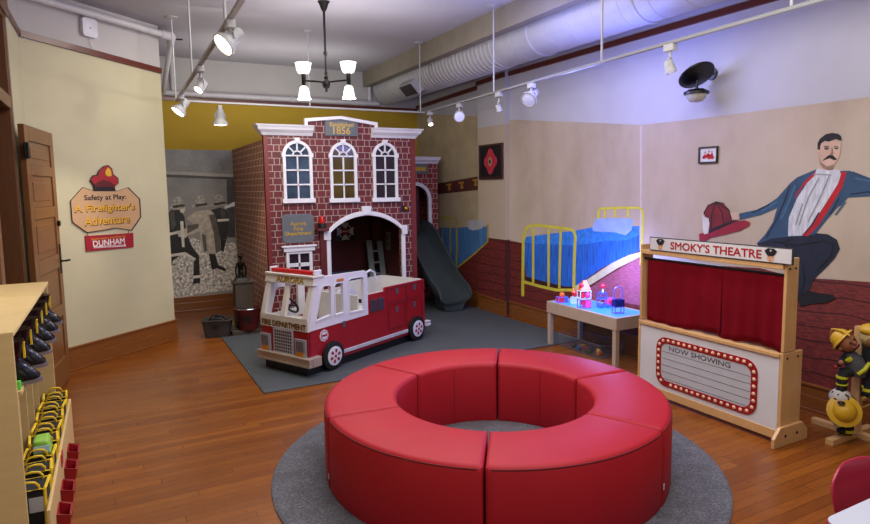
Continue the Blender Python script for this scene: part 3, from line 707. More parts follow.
for i, (s, w) in enumerate((('Aurora', .5), ('Fire', .28), ('Department', .82))):
    text('lettering', s, Vector(((a.x+b.x)/2, YF - .021, b.z - (b.z-a.z)*(.33 + .18*i))) - hv, (1,0,0), (0,0,1), width=(b.x-a.x)*w, m=GOLD, parent=pq, bold=.02)
# emergency beacon on a small shelf, bell plate
a = P7(321.5, 228)
bc = hb(MB().box((a.x - .08, YF - .11, a.z - .03), (a.x + .06, YF, a.z)).box((a.x - .03, YF - .03, 0.3), (a.x + .05, YF - .006, a.z - .03)), 'beacon_shelf', DKR, bevel=.003)
bl = MB().lathe([(.052, 0), (.052, .02), (.045, .06), (.03, .065)], (a.x - .01, YF - .06, a.z), n=16).build('beacon_base', BLACKP, bc, smooth=40, shift=HS_)
MB().lathe([(.036, .055), (.034, .11), (.022, .14), (0, .15)], (a.x - .01, YF - .06, a.z), n=16).build('beacon_lens', mat('red_lens', 'a00e10', .2, emit=.3), bc, smooth=40, shift=HS_)
a = P7(404, 208.5)
bp = hb(MB().box((a.x - .045, YF - .012, a.z - .04), (a.x + .0, YF, a.z + .04)), 'bell_plate', BLACKP); 
mb = MB().lathe([(.036, 0), (.034, .02), (.02, .045), (.008, .05)], (a.x + .02, YF - .0, a.z), (0, -1, 0), 16).build('bell', BRASS, bp, smooth=40, shift=HS_)
# inside: emblem, ladder, hatch post, switch plate
P8 = lambda x, y: pY(x, y, 8.19)
a = P8(345.2, 231.3); r_ = .115
em = hb(MB().box((a.x - .14, 8.188, a.z - .14), (a.x + .14, 8.199, a.z + .14)), 'emblem_sign', mat('black_sign_board', '0a0a0c', .5))
mb = MB()
for k in range(4):
    an = PI/2*k; d = Vector((math.cos(an), 0, math.sin(an))); n_ = Vector((-d.z, 0, d.x)); c0 = Vector((a.x, 8.187, a.z))
    mb.ngon([c0, c0 + d*.05 - n_*.02, c0 + d*.125 - n_*.062, c0 + d*.118, c0 + d*.125 + n_*.062, c0 + d*.05 + n_*.02])
mb.strip(arc((a.x, 8.1868, a.z), .1, 0, 2*PI, 24), arc((a.x, 8.1868, a.z), .088, 0, 2*PI, 24)); mb.build('maltese_cross', mat('pale_emblem_paint', 'd8d0cc', .5), em, shift=HS_)
MB().ngon(arc((a.x, 8.1860, a.z), .052, 0, 2*PI, 24)[:-1]).build('emblem_disc', mat('red_emblem_paint', 'b01824', .5), em, shift=HS_)
MB().box((a.x-.04, 8.1845, a.z-.008), (a.x+.04, 8.1855, a.z+.008)).build('emblem_band', mat('pale_emblem_paint', 'a09a96'), em, shift=HS_)
mb = MB(); LB = [P8(363.5, 283), P8(374.5, 285)]; LT = [pY(368, 240, 8.05), pY(378.5, 240.5, 8.05)]
for p, q in zip(LB, LT):
    p = Vector((p.x, 7.75, .014)); 
    mb.hexa([p + Vector((dx, dy, 0)) for dx, dy in ((-.04,-.02),(.035,-.02),(.035,.02),(-.04,.02))], [Vector((q.x, 8.02, q.z)) + Vector((dx, dy, 0)) for dx, dy in ((-.04,-.02),(.035,-.02),(.035,.02),(-.04,.02))])
zt2 = LT[0].z
for k in range(1, 6):
    f_ = k/6; y_ = 7.75 + .27*f_; xa = LB[0].x*(1-f_) + LT[0].x*f_; xb = LB[1].x*(1-f_)+LT[1].x*f_; z_ = .014 + (zt2-.014)*f_
    mb.box((xa, y_-.015, z_-.012), (xb, y_+.015, z_+.012))
hb(mb, 'ladder', mat('grey_ladder_paint', '7d868c', .5))
a = pY(375, 228, 8.1); hb(MB().prism([(a.x-.06, 8.05, a.z - .17), (a.x+.1, 8.05, a.z - .17), (a.x+.13, 8.05, a.z - .05), (a.x+.11, 8.05, 1.62), (a.x-.06, 8.05, 1.62)], (0, .14, 0)), 'hatch_post', mat('maroon_post_paint', '521412', .6))
a = P8(391.5, 238.5); sp = hb(MB().box((X1 - .05, 7.72, a.z - .12), (X1 - .041, 7.86, a.z + .13)), 'switch_plate', mat('beige_plate', '8f8878', .5), bevel=.002)
islands(MB().box((X1 - .056, 7.77, a.z - .06), (X1 - .05, 7.81, a.z - .02)).box((X1 - .056, 7.77, a.z + .03), (X1 - .05, 7.81, a.z + .07)).build('switch_button', mat('dark_button', '332c26', .5), sp, shift=HS_))
# wing with slide arch
YW = 8.1; W0, W1 = X1, pY(438, 200, YW).x; WZ = pY(425, 163, YW).z
wac = pY(414, 182, YW); wcx = wac.x; wr = pY(431, 225, YW).x - wcx; wsz = wac.z - wr*.95
inn = [Vector((wcx - (wr-.05)*math.cos(PI*i/18), YW, wsz + (wac.z - wsz - .05)*math.sin(PI*i/18))) for i in range(19)]
out = [Vector((wcx - wr*math.cos(PI*i/18), YW, wsz + (wac.z - wsz)*math.sin(PI*i/18))) for i in range(19)]
zsill = .95
mb = MB().box((W0, YW, 0), (wcx - wr + .05, YW + .05, WZ)).box((wcx + wr - .05, YW, 0), (W1, YW + .05, WZ)).box((wcx - wr + .05, YW, 0), (wcx + wr - .05, YW + .05, zsill))
mb.band(inn, [Vector((p.x, YW, WZ)) for p in inn], (0, .05, 0)); mb.box((W1 - .04, YW + .05, 0), (W1, 8.97, WZ))
hb(mb, 'wing_wall', brick_mat('bright_brick_print', '7a221f', '8d302a', 'b9a197', mw=.05, mh=.08))
hb(MB().box((W0, 8.6, 0), (W1 - .04, 8.64, WZ)).box((W0, YW + .05, zsill - .04), (W1 - .04, 8.6, zsill)).box((W0, YW+.05, WZ - .06), (W1-.04, 8.6, WZ-.02)), 'wing_interior', mat('dark_maroon_paint', '52121a'))
wd = MB().box((wcx - wr + .0, YW + .09, zsill), (wcx + .12, YW + .11, wac.z))
hb(wd, 'wing_curtain_panel', mat('maroon_panel_paint', '4a1216', .6))
mb = MB(); A_ = [Vector((wcx - wr + .05, YW, zsill))] + inn + [Vector((wcx + wr - .05, YW, zsill))]; B_ = [Vector((wcx - wr, YW, zsill))] + out + [Vector((wcx + wr, YW, zsill))]
mb.band(A_, B_, (0, -.03, 0)); hb(mb, 'wing_arch_trim', WHITE)
cornice('wing_cornice', W0 + .01, W1, 0, .25, WZ - .01, YW, .1, .85)
a = pY(414, 174, YW); b = pY(427.5, 163.8, YW)
wp = hb(MB().box((a.x - .1, YW - .015, a.z), (b.x, YW - .0005, b.z)), 'plaque', PLQ, bevel=.003)
hb(MB().box((a.x - .03, YW - .019, a.z + .045), (b.x - .04, YW - .0155, b.z - .05)), 'plaque_ornament', GOLD)
# slide
SLD = mat('dark_green_grey_plastic', '384141', .38, var=.08)
slide = thing('slide', 'dark grey-green plastic slide coming down from arch beside toy firehouse', 'slide', (3.95, 7.2, ZM))
path = [(3.86, 8.22, 1.0), (3.865, 8.05, .985), (3.875, 7.9, .90), (3.89, 7.7, .71), (3.905, 7.5, .50), (3.925, 7.32, .33), (3.95, 7.16, .215), (3.965, 7.02, .165), (3.97, 6.95, .155)]
def resample(P, n):
    P = [Vector(p) for p in P]; out = []
    for i in range(n + 1):
        u = i / n * (len(P) - 1); k = min(int(u), len(P) - 2); f_ = u - k
        p0, p1, p2, p3 = P[max(k-1,0)], P[k], P[k+1], P[min(k+2,len(P)-1)]
        out.append(.5*((2*p1) + (p2-p0)*f_ + (2*p0-5*p1+4*p2-p3)*f_*f_ + (3*p1-p0-3*p2+p3)*f_**3))
    return out
sp_ = resample(path, 32); rings = []
for i, p in enumerate(sp_):
    u = i / 32
    t_ = (sp_[min(i+1,32)] - sp_[max(i-1,0)]).normalized(); side = Vector((1, .12, 0)).normalized(); up = side.cross(t_).normalized()
    if up.z < 0: up = -up
    hw = .235; rim = .17*(1 - .0*u) if u < .8 else .17 - (u-.8)/.2*.10
    prof = [(-hw-.03, rim-.02), (-hw-.03, rim+.012), (-hw, rim+.012), (-hw+.012, rim*.5), (-hw*.72, .012), (0, 0), (hw*.72, .012), (hw-.012, rim*.5), (hw, rim+.012), (hw+.03, rim+.012), (hw+.03, rim-.02), (hw+.02, rim*.45), (hw*.75, -.02), (0, -.03), (-hw*.75, -.02), (-hw-.02, rim*.45)]
    rings.append([p + side*a_ + up*b_ for a_, b_ in prof])
MB().rings(rings).build('chute', SLD, slide, smooth=40, shift=(3.95, 7.2, ZM))
MB().hexa([(3.84,7.0,ZM),(4.09,6.98,ZM),(4.12,7.25,ZM),(3.84,7.27,ZM)], [(3.78,6.99,.15),(4.14,6.97,.15),(4.14,7.25,.24),(3.78,7.27,.24)]).build('foot', SLD, slide, bevel=.015, shift=(3.95, 7.2, ZM))

# ================================================================== TOY FIRE TRUCK
TA = math.radians(26.92)
tp = gz(310, 378.3)
truck = thing('toy_fire_truck', 'child-size red and white wooden fire truck on grey mat', 'toy fire truck', (tp.x, tp.y, ZM), TA)
WB = .62
TWH = mat('truck_white_paint', 'cfd0dc', .4, var=.04); TCR = mat('truck_cream_paint', 'c9c6c2', .4, var=.06)
def tb(mb, name, m, par=None, **k): return mb.build(name, m, par or truck, **k)
tb(MB().box((-.0, .03, 0), (1.73, WB - .03, .085)), 'plinth', BLACKP)
tb(MB().box((.06, .03, .085), (1.70, WB - .03, .105)), 'truck_floor', TCR)
def side_panel(y, yy, ztop):
    mb = MB()
    pr = [(0, .085), (1.725, .085), (1.725, .645), (1.05, .648), (1.045, .61), (.785, .61), (.785, .42), (.0, .405)]
    mb.prism([(x, y, z) for x, z in pr], (0, yy, 0)); return mb
tb(side_panel(0, .02, 0), 'side_panel', TRED); tb(side_panel(WB - .02, .02, 0), 'side_panel', TRED)
# white cab side with three windows
def cab_side(y, yy, top, front=True):
    wins = [[(.093,.49),(.272,.51),(.283,.76),(.262,.782),(.185,.782),(.165,.76)], [(.335,.50),(.438,.505),(.438,.775),(.425,.785),(.35,.785),(.335,.77)], [(.525,.49),(.722,.485),(.722,.79),(.705,.802),(.545,.802),(.525,.79)]]
    k = (top - .4) / (.875 - .4)
    outl = [(0, .405), (.785, .42), (.785, .80), (.78, .835), (.755, .858), (.12, .875), (.1, .868)]
    mb = MB(); bm = mb.bm
    # cut by triangulated fill with holes
    loops = [outl] + wins; edges = []
    for L in loops:
        vs = [bm.verts.new((x, y, .4 + (z - .4)*k)) for x, z in L]
        for i in range(len(vs)): edges.append(bm.edges.new((vs[i], vs[(i+1) % len(vs)])))
    bmesh.ops.triangle_fill(bm, use_beauty=True, edges=edges)
    r = bmesh.ops.extrude_face_region(bm, geom=bm.faces[:])
    for e in r['geom']:
        if isinstance(e, bmesh.types.BMVert): e.co.y += yy
    return mb, wins
mb, wins = cab_side(-.006, .026, .875); cs = tb(mb, 'cab_side', TWH)
mb = MB()
for wv in wins:
    cxw = sum(p[0] for p in wv)/len(wv); czw = sum(p[1] for p in wv)/len(wv)
    mb.band([(x, -.006, z) for x, z in wv], [(cxw + (x-cxw)*(1.0 + .012/abs(x-cxw+1e-6)*.9) if abs(x-cxw) > .02 else x, -.006, czw + (z-czw)*1.07) for x, z in wv], (0, -.006, 0), closed=True)
mb.build('window_rim', TWH, cs)
mb, _ = cab_side(WB - .02, .026, .80); tb(mb, 'cab_side', TCR)
# slanted front: lower red/white panels, windshield frame, header
def fx(z): return .0 if z < .5 else (z - .5) * .28
mb = MB().box((-.004, 0, .085), (.02, WB, .405)); tb(mb, 'front_panel', TRED)
mb = MB().box((-.012, -.004, .40), (.02, WB + .004, .515)); wf = tb(mb, 'front_belt', TCR)
def fpt(y, z, o=0): return Vector((fx(z) - .012 + o, y, z))
mb = MB(); y0_, y1_ = -.004, WB + .004
def fr_quad(ya, za, yb, zb, yc, zc, yd, zd): mb.prism([fpt(ya, za), fpt(yb, zb), fpt(yc, zc), fpt(yd, zd)], (.03, 0, 0))
fr_quad(y0_, .515, .07, .515, .05, .80, y0_, .80)                 # near pillar
fr_quad(WB/2 - .022, .515, WB/2 + .045, .515, WB/2 + .05, .80, WB/2 - .0, .80)
fr_quad(WB - .055, .515, y1_, .515, y1_, .80, WB - .05, .80)
islands(tb(mb, 'windshield_frame', TCR, bevel=.004))
mb = MB(); mb.prism([fpt(y0_-.004, .80, -.012), fpt(y1_+.004, .80, -.012), fpt(y1_+.004, .872, -.012), fpt(y0_-.004, .872, -.012)], (.04, 0, 0)); mb.box((.065, y0_-.01, .868), (.20, y1_+.01, .888)); mb.box((.068, y0_ - .012, .80), (.11, y1_ + .012, .812))
hd = tb(mb, 'header', TCR, bevel=.004)
mb = MB()
for k in range(4): mb.box((.10, .03 + .14*k, .889), (.16, .16 + .14*k, .925))
lb = tb(mb, 'light_bar', mat('red_light_lens', 'a3161a', .25, emit=.25), bevel=.006)
MB().box((.105, .005, .888), (.19, .03, .935)).box((.105, .59, .888), (.19, .61, .935)).box((.16, .005, .888), (.19, .61, .915)).build('light_bar_mount', TWH, lb, bevel=.006)
GLD2 = mat('gold_letter_paint', 'b08a1e', .4, .2)
INK = mat('black_letter_edge', '151210', .5)
def fronttext(s, y, z, w, h, xo, par, m=GLD2):
    up = Vector((.27, 0, 1)) if z > .52 else Vector((0, 0, 1))
    text('lettering_shadow', s, (xo + .0004, y - .003, z - .004), (0,-1,0), up, width=w, height=h, m=INK, parent=par, bold=.03, depth=.0015)
    text('lettering', s, (xo - .0008, y, z), (0,-1,0), up, width=w, height=h, m=m, parent=par, bold=.015, depth=.002)
fronttext('AURORA', WB/2 - .02, .838, .36, .05, fx(.838) - .026, hd)
fronttext('FIRE DEPARTMENT', WB/2, .44, .58, .05, -.013, wf, mat('dark_gold_letter_paint', '7a5a14', .4, .2))
mb = MB().box((-.02, .19, .165), (-.004, .445, .405)); gr = tb(mb, 'grille', mat('grille_grey_paint', 'a7a7b2', .4))
mb = MB()
for i in range(8):
    for j in range(7): mb.box((-.0215, .203 + .0288*i, .185 + .0295*j), (-.0195, .222 + .0288*i, .204 + .0295*j))
mb.build('grille_hole', mat('grille_dark_holes', '22222a', .6), gr)
for ya in (.02, .49):
    hl = tb(MB().box((-.022, ya, .165), (-.004, ya + .14, .33)), 'headlight', mat('headlight_frame_paint', '8f8f98', .4), bevel=.004)
    MB().box((-.028, ya + .025, .225), (-.021, ya + .115, .31)).build('headlight_lens', mat('smoky_headlight_lens', '6b6e7a', .15, .3), hl)
    MB().box((-.028, ya + .025, .178), (-.021, ya + .115, .213)).build('turn_signal', mat('amber_lens', 'b8701a', .3), hl)
mb = MB().box((-.05, -.05, .09), (-.0045, WB + .02, .11)).box((-.045, -.05, .11), (-.0045, WB + .02, .155)).box((-.055, -.055, .155), (-.0045, WB + .025, .175)).box((-.0045, -.055, .09), (.10, -.001, .175))
tb(mb, 'bumper', mat('satin_bumper_metal', 'b5a798', .35, .4), bevel=.004)
# rear wall, bed liner, bench and hose reel
tb(MB().box((1.705, .02, .105), (1.725, WB - .02, .645)), 'rear_panel', TRED)
tb(MB().box((1.05, .021, .105), (1.70, .035, .652)).box((1.05, WB - .035, .105), (1.70, WB - .021, .652)).box((1.69, .021, .105), (1.704, WB - .021, .652)).box((.79, .021, .105), (1.05, .035, .612)).box((.79, WB-.035, .105), (1.05, WB - .021, .612)), 'bed_liner', TCR)
tb(MB().box((1.12, .036, .105), (1.38, WB - .036, .36)), 'rear_bench', TCR, bevel=.006)
tb(MB().box((.42, .036, .105), (.68, WB - .036, .33)).box((.68, .036, .105), (.70, WB - .036, .62)), 'front_bench', TCR, bevel=.006)
rl = tb(MB().lathe([(.12, -.05), (.12, -.04), (.07, -.04), (.07, .04), (.12, .04), (.12, .05)], (.84, .32, .53), (0, 1, 0), 24), 'hose_reel', TWH, smooth=40)
tb(MB().cyl((.84, .1, .53), (.84, .55, .53), .02), 'reel_axle', BLACKM, smooth=40)
mb = MB().tube(arc((.19, .43, .57), .085, 0, 2*PI, 24, (0,1,0), (-.5,0,.86))[:-1], .011, 8, closed=True); mb.box((.185, .35, .565), (.2, .51, .578)); mb.cyl((.19, .43, .57), (.06, .43, .47), .012)
tb(mb, 'steering_wheel', BLACKP, smooth=50)
tb(MB().box((.02, .03, .40), (.14, WB - .03, .50)), 'dashboard', TCR, bevel=.01)
mb = MB(); h0 = Vector((1.30, .5, .65)); mb.tube([h0 + Vector((.0,0,0)), h0 + Vector((.03,0,.08)), h0 + Vector((.1,0,.1)), h0 + Vector((.17,0,.07)), h0 + Vector((.19,0,-.02))], .013, 8); tb(mb, 'grab_handle', TWH, smooth=50)
# side details
def wheel(x, z):
    w = tb(MB().lathe([(.128, 0), (.132, .01), (.13, .034), (.1, .04)], (x, 0, z), (0, -1, 0), 32), 'wheel', BLACKR, smooth=40)
    MB().lathe([(.088, .036), (.088, .046), (.06, .05)], (x, 0, z), (0, -1, 0), 32).build('hubcap', TWH, w, smooth=40)
    mb = MB()
    for k in range(6):
        an = PI/3*k + .3; d = Vector((math.cos(an), 0, math.sin(an))); n_ = Vector((-d.z, 0, d.x)); c0 = Vector((x, -.0505, z))
        mb.prism([c0 + d*.032 - n_*.008, c0 + d*.058 - n_*.016, c0 + d*.068, c0 + d*.058 + n_*.016, c0 + d*.032 + n_*.008], (0, -.002, 0))
    mb.build('hub_cutout', TRED, w); MB().cyl((x, -.05, z), (x, -.056, z), .013).build('hub_cap', TRED, w)
wheel(.275, .133); wheel(1.545, .133)
tb(MB().box((.40, -.012, .115), (1.41, 0, .15)), 'running_board', mat('pale_stripe_paint', 'b4b4be', .4), bevel=.004)
r_ = .055
mb = MB().lathe([(r_, 0), (r_, .002)], (.187, 0, .335), (0, -1, 0), 8); eb = tb(mb, 'side_emblem', TWH)
MB().lathe([(.042, .002), (.042, .004)], (.187, 0, .335), (0, -1, 0), 20).build('emblem_ring', TRED, eb); MB().lathe([(.036, .004), (.036, .006)], (.187, 0, .335), (0, -1, 0), 20).build('emblem_disc', TWH, eb)
MB().box((.155, -.0075, .327), (.22, -.006, .345)).build('emblem_band', TRED, eb)
LN = mat('dark_groove_paint', '4a0810', .5)
def groove(x0, x1, z0, z1, name='locker_door'):
    mb = MB().band([(x0, 0, z0), (x1, 0, z0), (x1, 0, z1), (x0, 0, z1)], [(x0+.005, 0, z0+.005), (x1-.005, 0, z0+.005), (x1-.005, 0, z1-.005), (x0+.005, 0, z1-.005)], (0, -.003, 0), closed=True)
    d = tb(mb, name, LN); xc = (x0+x1)/2; zc = z1 - (z1-z0)*.22
    MB().box((xc - .02, -.008, zc - .035), (xc + .02, -.003, zc + .025)).build('latch', mat('latch_grey_metal', '6d6d7a', .35, .6), d, bevel=.002)
groove(1.08, 1.40, .475, .625); groove(1.40, 1.69, .475, .625); groove(1.10, 1.37, .20, .455); groove(1.40, 1.67, .20, .455)
tb(MB().box((.425, -.008, .36), (.46, 0, .42)), 'door_latch', mat('latch_grey_metal', '6d6d7a'))
for xa in (.825, .935): tb(MB().box((xa, -.008, .43), (xa + .09, 0, .555)), 'gauge_panel', mat('smoky_gauge_lens', '3a3a48', .2), bevel=.003)
tb(MB().box((.36, -.012, .80), (.45, -.006, .826)), 'marker_light', mat('amber_lens', 'b8701a'), bevel=.004)
tb(MB().box((1.725, .02, .10), (1.78, WB - .02, .155)).box((1.725, .05, .165), (1.775, WB - .05, .185)).box((1.725, -.03, .12), (1.80, .03, .15)).box((1.725, -.03, .16), (1.80, .03, .175)), 'rear_bumper', TWH, bevel=.004)

# ================================================================== PUPPET THEATRE
TX, TY0, TY1 = 3.67, 3.475, 2.325
th = thing('puppet_theatre', 'wooden puppet theatre with red curtains and marquee whiteboard by right wall', 'puppet theatre', (TX, TY1, 0))
TS = (TX, TY1, 0)
def tt(mb, name, m, par=None, **k): return mb.build(name, m, par or th, shift=TS, **k)
for y in (TY1, TY0):
    s = -1 if y == TY1 else 1
    tt(MB().box((TX - .002, y, .03), (TX + .20, y + s*.022, .595)), 'side_panel', MAPLE, bevel=.003)
    tt(MB().box((TX + .005, y, .60), (TX + .125, y + s*.02, 1.195)), 'upper_post', MAPLE, bevel=.003)
    ft = [(TX - .09, 0), (TX + .255, 0), (TX + .255, .07), (TX + .20, .125), (TX - .03, .125), (TX - .09, .06)]
    yf = y + s*.0225
    f_ = tt(MB().prism([(x, yf, z) for x, z in ft], (0, s*.022, 0)), 'foot', MAPLE, bevel=.003)
    islands(MB().cyl((TX + .02, yf + s*.0215, .065), (TX + .02, yf + s*.0245, .065), .009).cyl((TX + .14, yf + s*.0215, .065), (TX + .14, yf + s*.0245, .065), .009).build('bolt', BLACKM, f_, shift=TS))
    b_ = tt(MB().cyl((TX + .03, y + s*.0195, 1.13), (TX + .03, y + s*.024, 1.13), .007).cyl((TX + .09, y + s*.0195, 1.13), (TX + .09, y + s*.024, 1.13), .007).cyl((TX + .04, y + s*.022, .56), (TX + .04, y + s*.0255, .56), .007).cyl((TX + .15, y + s*.022, .56), (TX + .15, y + s*.0255, .56), .007), 'bolt', BLACKM)
WBD = mat('white_laminate', 'c9c7cd', .35, var=.03)
fp = tt(MB().box((TX, TY1 + .002, .09), (TX + .018, TY0 - .002, .565)), 'front_panel', WBD)
tt(MB().box((TX - .004, TY1, .03), (TX + .02, TY0, .09)), 'bottom_rail', MAPLE, bevel=.003)
tt(MB().box((TX - .012, TY1, .565), (TX + .09, TY0, .59)), 'stage_ledge', MAPLE, bevel=.003)
tt(MB().box((TX - .01, TY1 + .0, 1.125), (TX + .075, TY0 - .0, 1.158)), 'top_rail', MAPLE, bevel=.004)
# marquee frame
ya, yb, za, zb = pX(757, 400, TX).y, pX(657, 345, TX).y, .125, .505
mq = rrect(ya, yb, za, zb, .09, 7); mi = rrect(ya + .045, yb - .045, za + .045, zb - .045, .06, 7)
mq3 = [Vector((TX, a_, b_)) for a_, b_ in mq]; mi3 = [Vector((TX, a_, b_)) for a_, b_ in mi]
mf = tt(MB().band(mq3, mi3, (-.006, 0, 0), closed=True), 'marquee_frame', mat('marquee_red_paint', '93141c', .4))
mid = rrect(ya + .022, yb - .022, za + .022, zb - .022, .075, 7)
per = []; pts = [Vector((TX - .0075, a_, b_)) for a_, b_ in mid]
tot = sum((pts[i] - pts[i-1]).length for i in range(len(pts))); step = tot / 44; acc = 0; mb = MB()
for i in range(len(pts)):
    p, q = pts[i], pts[(i+1) % len(pts)]; L = (q - p).length; d = -acc
    while True:
        d2 = step - acc if d < 0 else d + step
        d = d2
        if d > L: acc = (acc + L) % step; break
        c0 = p + (q - p) * (d / L); mb.lathe([(.0135, 0), (.011, .004), (.005, .006)], c0, (-1, 0, 0), 10)
        acc = acc
        if d + step > L: acc = L - d; break
islands(mb.build('marquee_bulb', mat('cream_bulb_paint', 'd3a98c', .4), mf, shift=TS, smooth=50))
wb_ = tt(MB().prism([p + Vector((-.001, 0, 0)) for p in mi3], (-.002, 0, 0)), 'whiteboard', mat('grey_whiteboard', 'b0b0b8', .25, var=.03))
mb = MB()
for k in range(5): z_ = zb - .115 - .052*k; mb.box((TX - .0036, ya + .05, z_), (TX - .003, yb - .05, z_ + .0035))
mb.build('ruled_line', mat('dark_rule_ink', '4c4a52', .5), wb_, shift=TS)
text('lettering', 'NOW SHOWING', Vector((TX - .0035, (ya+yb)/2 + .04, zb - .078)) - Vector(TS), (0,-1,0), (0,0,1), width=.52, height=.036, m=mat('grey_letter_ink', '4a4448', .5), parent=wb_, depth=.001, bold=.01)
# sign board on top
s0 = pX(650, 245, TX - .012); s1 = pX(793, 256, TX - .012)
sa, sb, sz0, sz1 = s1.y, s0.y, 1.16, 1.262
sg = tt(MB().box((TX - .015, sa, sz0), (TX + .0, sb, sz1)), 'theatre_sign', mat('dark_sign_edge', '2b2a30', .5))
tt(MB().box((TX - .0165, sa + .006, sz0 + .006), (TX - .0155, sb - .006, sz1 - .006)), 'sign_face', mat('pale_sign_face', 'c3c1c4', .4, var=.03), par=sg)
text('lettering', "SMOKY'S THEATRE", Vector((TX - .0167, (sa+sb)/2 + .0, (sz0+sz1)/2)) - Vector(TS), (0,-1,0), (0,0,1), width=.72, height=.056, m=mat('red_letter_paint', '9a101c', .4), parent=sg, depth=.0015, bold=.025)
for yc in (sb - .105, sa + .14):
    zc = (sz0+sz1)/2
    f_ = MB().prism([p for p in arc((TX - .0168, yc, zc - .016), .024, 0, 2*PI, 20, (0,1,0), (0,0,1), .028)[:-1]], (-.0008, 0, 0)).build('painted_face', mat('cartoon_skin_paint', 'c99a78', .5), sg, shift=TS)
    mb = MB(); mb.ngon([(TX - .018, yc + a_, zc + b_) for a_, b_ in ((-.028,.002),(.028,.002),(.042,.026),(.02,.042),(-.02,.042),(-.042,.026))]); mb.ngon([(TX-.018, yc + a_, zc + b_) for a_, b_ in ((-.026,.002),(.026,.002),(.018,-.008),(-.018,-.008))]); mb.build('painted_cap', mat('navy_cap_paint', '111018', .5), f_, shift=TS)
    mb = MB()
    for sgn in (-1, 1): mb.ngon(arc((TX - .0182, yc + sgn*.009, zc - .014), .0035, 0, 2*PI, 8, (0,1,0))[:-1])
    mb.ngon([(TX-.0182, yc + a_, zc + b_) for a_, b_ in ((-.008,-.031),(.008,-.031),(.004,-.034),(-.004,-.034))]); mb.build('painted_features', INK, f_, shift=TS)
    MB().ngon(arc((TX - .0185, yc, zc + .028), .007, 0, 2*PI, 8, (0,1,0))[:-1]).build('cap_badge', mat('silver_badge_paint', 'a8a8b0', .4), f_, shift=TS)
tt(MB().cyl((TX + .035, TY1, 1.085), (TX + .035, TY0, 1.085), .009), 'curtain_rod', BLACKM)
# curtains
CUR = mat('dark_red_curtain_cloth', '6a0516', .9, var=.1, scale=3, spec=.1)
def curtain(y0, y1, ph, sag):
    mb = MB(); n, m = 70, 10; g = []
    for j in range(m + 1):
        r_ = []
        for i in range(n + 1):
            u = i/n; v = j/m; y = y0 + (y1-y0)*u
            x = TX + .035 + .009*math.sin(u*2*PI*4.5 + ph + v*.5)*(.15 + .85*v) + .006*math.sin(u*11+ph)*v
            z = 1.088 - v*(.49 + sag*math.sin(u*5.3 + ph)*.018) 
            r_.append((x, y, max(z, .594)))
        g.append(r_)
    for a_, b_ in zip(g, g[1:]): mb.strip(a_, b_)
    bmesh.ops.remove_doubles(mb.bm, verts=mb.bm.verts, dist=1e-5)
    o = tt(mb, 'curtain', CUR, smooth=80); s = o.modifiers.new('thick', 'SOLIDIFY'); s.thickness = .003
ym = pX(717, 300, TX).y
curtain(TY0 - .03, ym - .012, 0, 1); curtain(ym + .012, TY1 + .008, 1.4, 1)

# ================================================================== LIGHT TABLE + TOYS
lt = thing('light_table', 'low wooden table with glowing blue top under painted bed', 'light table', (4.2, 4.55, 0))
LS = (4.2, 4.55, 0); LX0, LX1, LY0, LY1, LZ = 3.97, 4.428, 4.045, 5.05, .462
LW = wood('greyed_birch_wood', '9a8878', 'b8a594', 5, (1, 6, 1), .5)
mb = MB().band([(LX0, LY0, .345), (LX1, LY0, .345), (LX1, LY1, .345), (LX0, LY1, .345)], [(LX0+.03, LY0+.03, .345), (LX1-.03, LY0+.03, .345), (LX1-.03, LY1-.03, .345), (LX0+.03, LY1-.03, .345)], (0, 0, LZ - .345), closed=True)
mb.build('apron', LW, lt, shift=LS, bevel=.003)
t = NT('glowing_blue_panel'); n = t.noise(2, 2); t.color(lin('2f76e0')); t.b.inputs['Emission Color'].default_value = lin('3a8cff'); t.put(t.b.inputs['Emission Strength'], t.math('ADD', 1.0, t.math('MULTIPLY', n, .3))); t.b.inputs['Roughness'].default_value = .3
MB().box((LX0+.03, LY0+.03, .40), (LX1-.03, LY1-.03, LZ-.004)).build('glowing_top', t.m, lt, shift=LS)
for x in (LX0 + .005, LX1 - .05):
    for y in (LY0 + .01, LY1 - .055): MB().box((x, y, 0), (x + .045, y + .045, .345)).build('leg', LW, lt, shift=LS, bevel=.003)
def backlit(name, h, e=.35): return mat(name, h, .15, var=.1, emit=e, emitc=h)  # emission stands in for table light passing through the plastic
RQ = [backlit('clear_red_plastic', 'd0243a', .35), backlit('clear_orange_plastic', 'd8662a', .4), backlit('clear_pink_plastic', 'e0409a', .4), backlit('clear_violet_plastic', '7a6ae0', .3), backlit('clear_blue_plastic', '3a62d0', .3), backlit('pale_white_plastic', 'b9d4f0', .5), backlit('deep_blue_plastic', '1f2f7a', .1)]
def tile_box(mb, c, sx, sy, sz, m, fr=.006):   # frame of a see-through block
    x, y, z = c; mb.mat(m)
    for a_ in (-1, 1):
        for b_ in (-1, 1):
            mb.box((x+a_*sx-fr*(a_>0), y+b_*sy-fr*(b_>0), z), (x+a_*sx+fr*(a_<0), y+b_*sy+fr*(b_<0), z+sz))
            mb.box((x-sx, y+b_*sy-fr*(b_>0), z+(sz-fr)*(a_>0)), (x+sx, y+b_*sy+fr*(b_<0), z+(sz-fr)*(a_>0)+fr))
            mb.box((x+a_*sx-fr*(a_>0), y-sy, z+(sz-fr)*(b_>0)), (x+a_*sx+fr*(a_<0), y+sy, z+(sz-fr)*(b_>0)+fr))
def tpos(px, py): return gz(px, py, LZ)
def blk(name, label, px, py):
    p = tpos(px, py); o_ = thing(name, label, 'toy', (p.x, p.y, LZ - .0035), math.radians(-15)); o_.scale = (1.22, 1.22, 1.22); return o_
o = blk('block_figure', 'low red and blue see-through block cluster at left end of light table', 562, 302)
mb = MB(); tile_box(mb, (0, 0, 0), .045, .03, .05, RQ[3]); mb.build('frame', None, o)
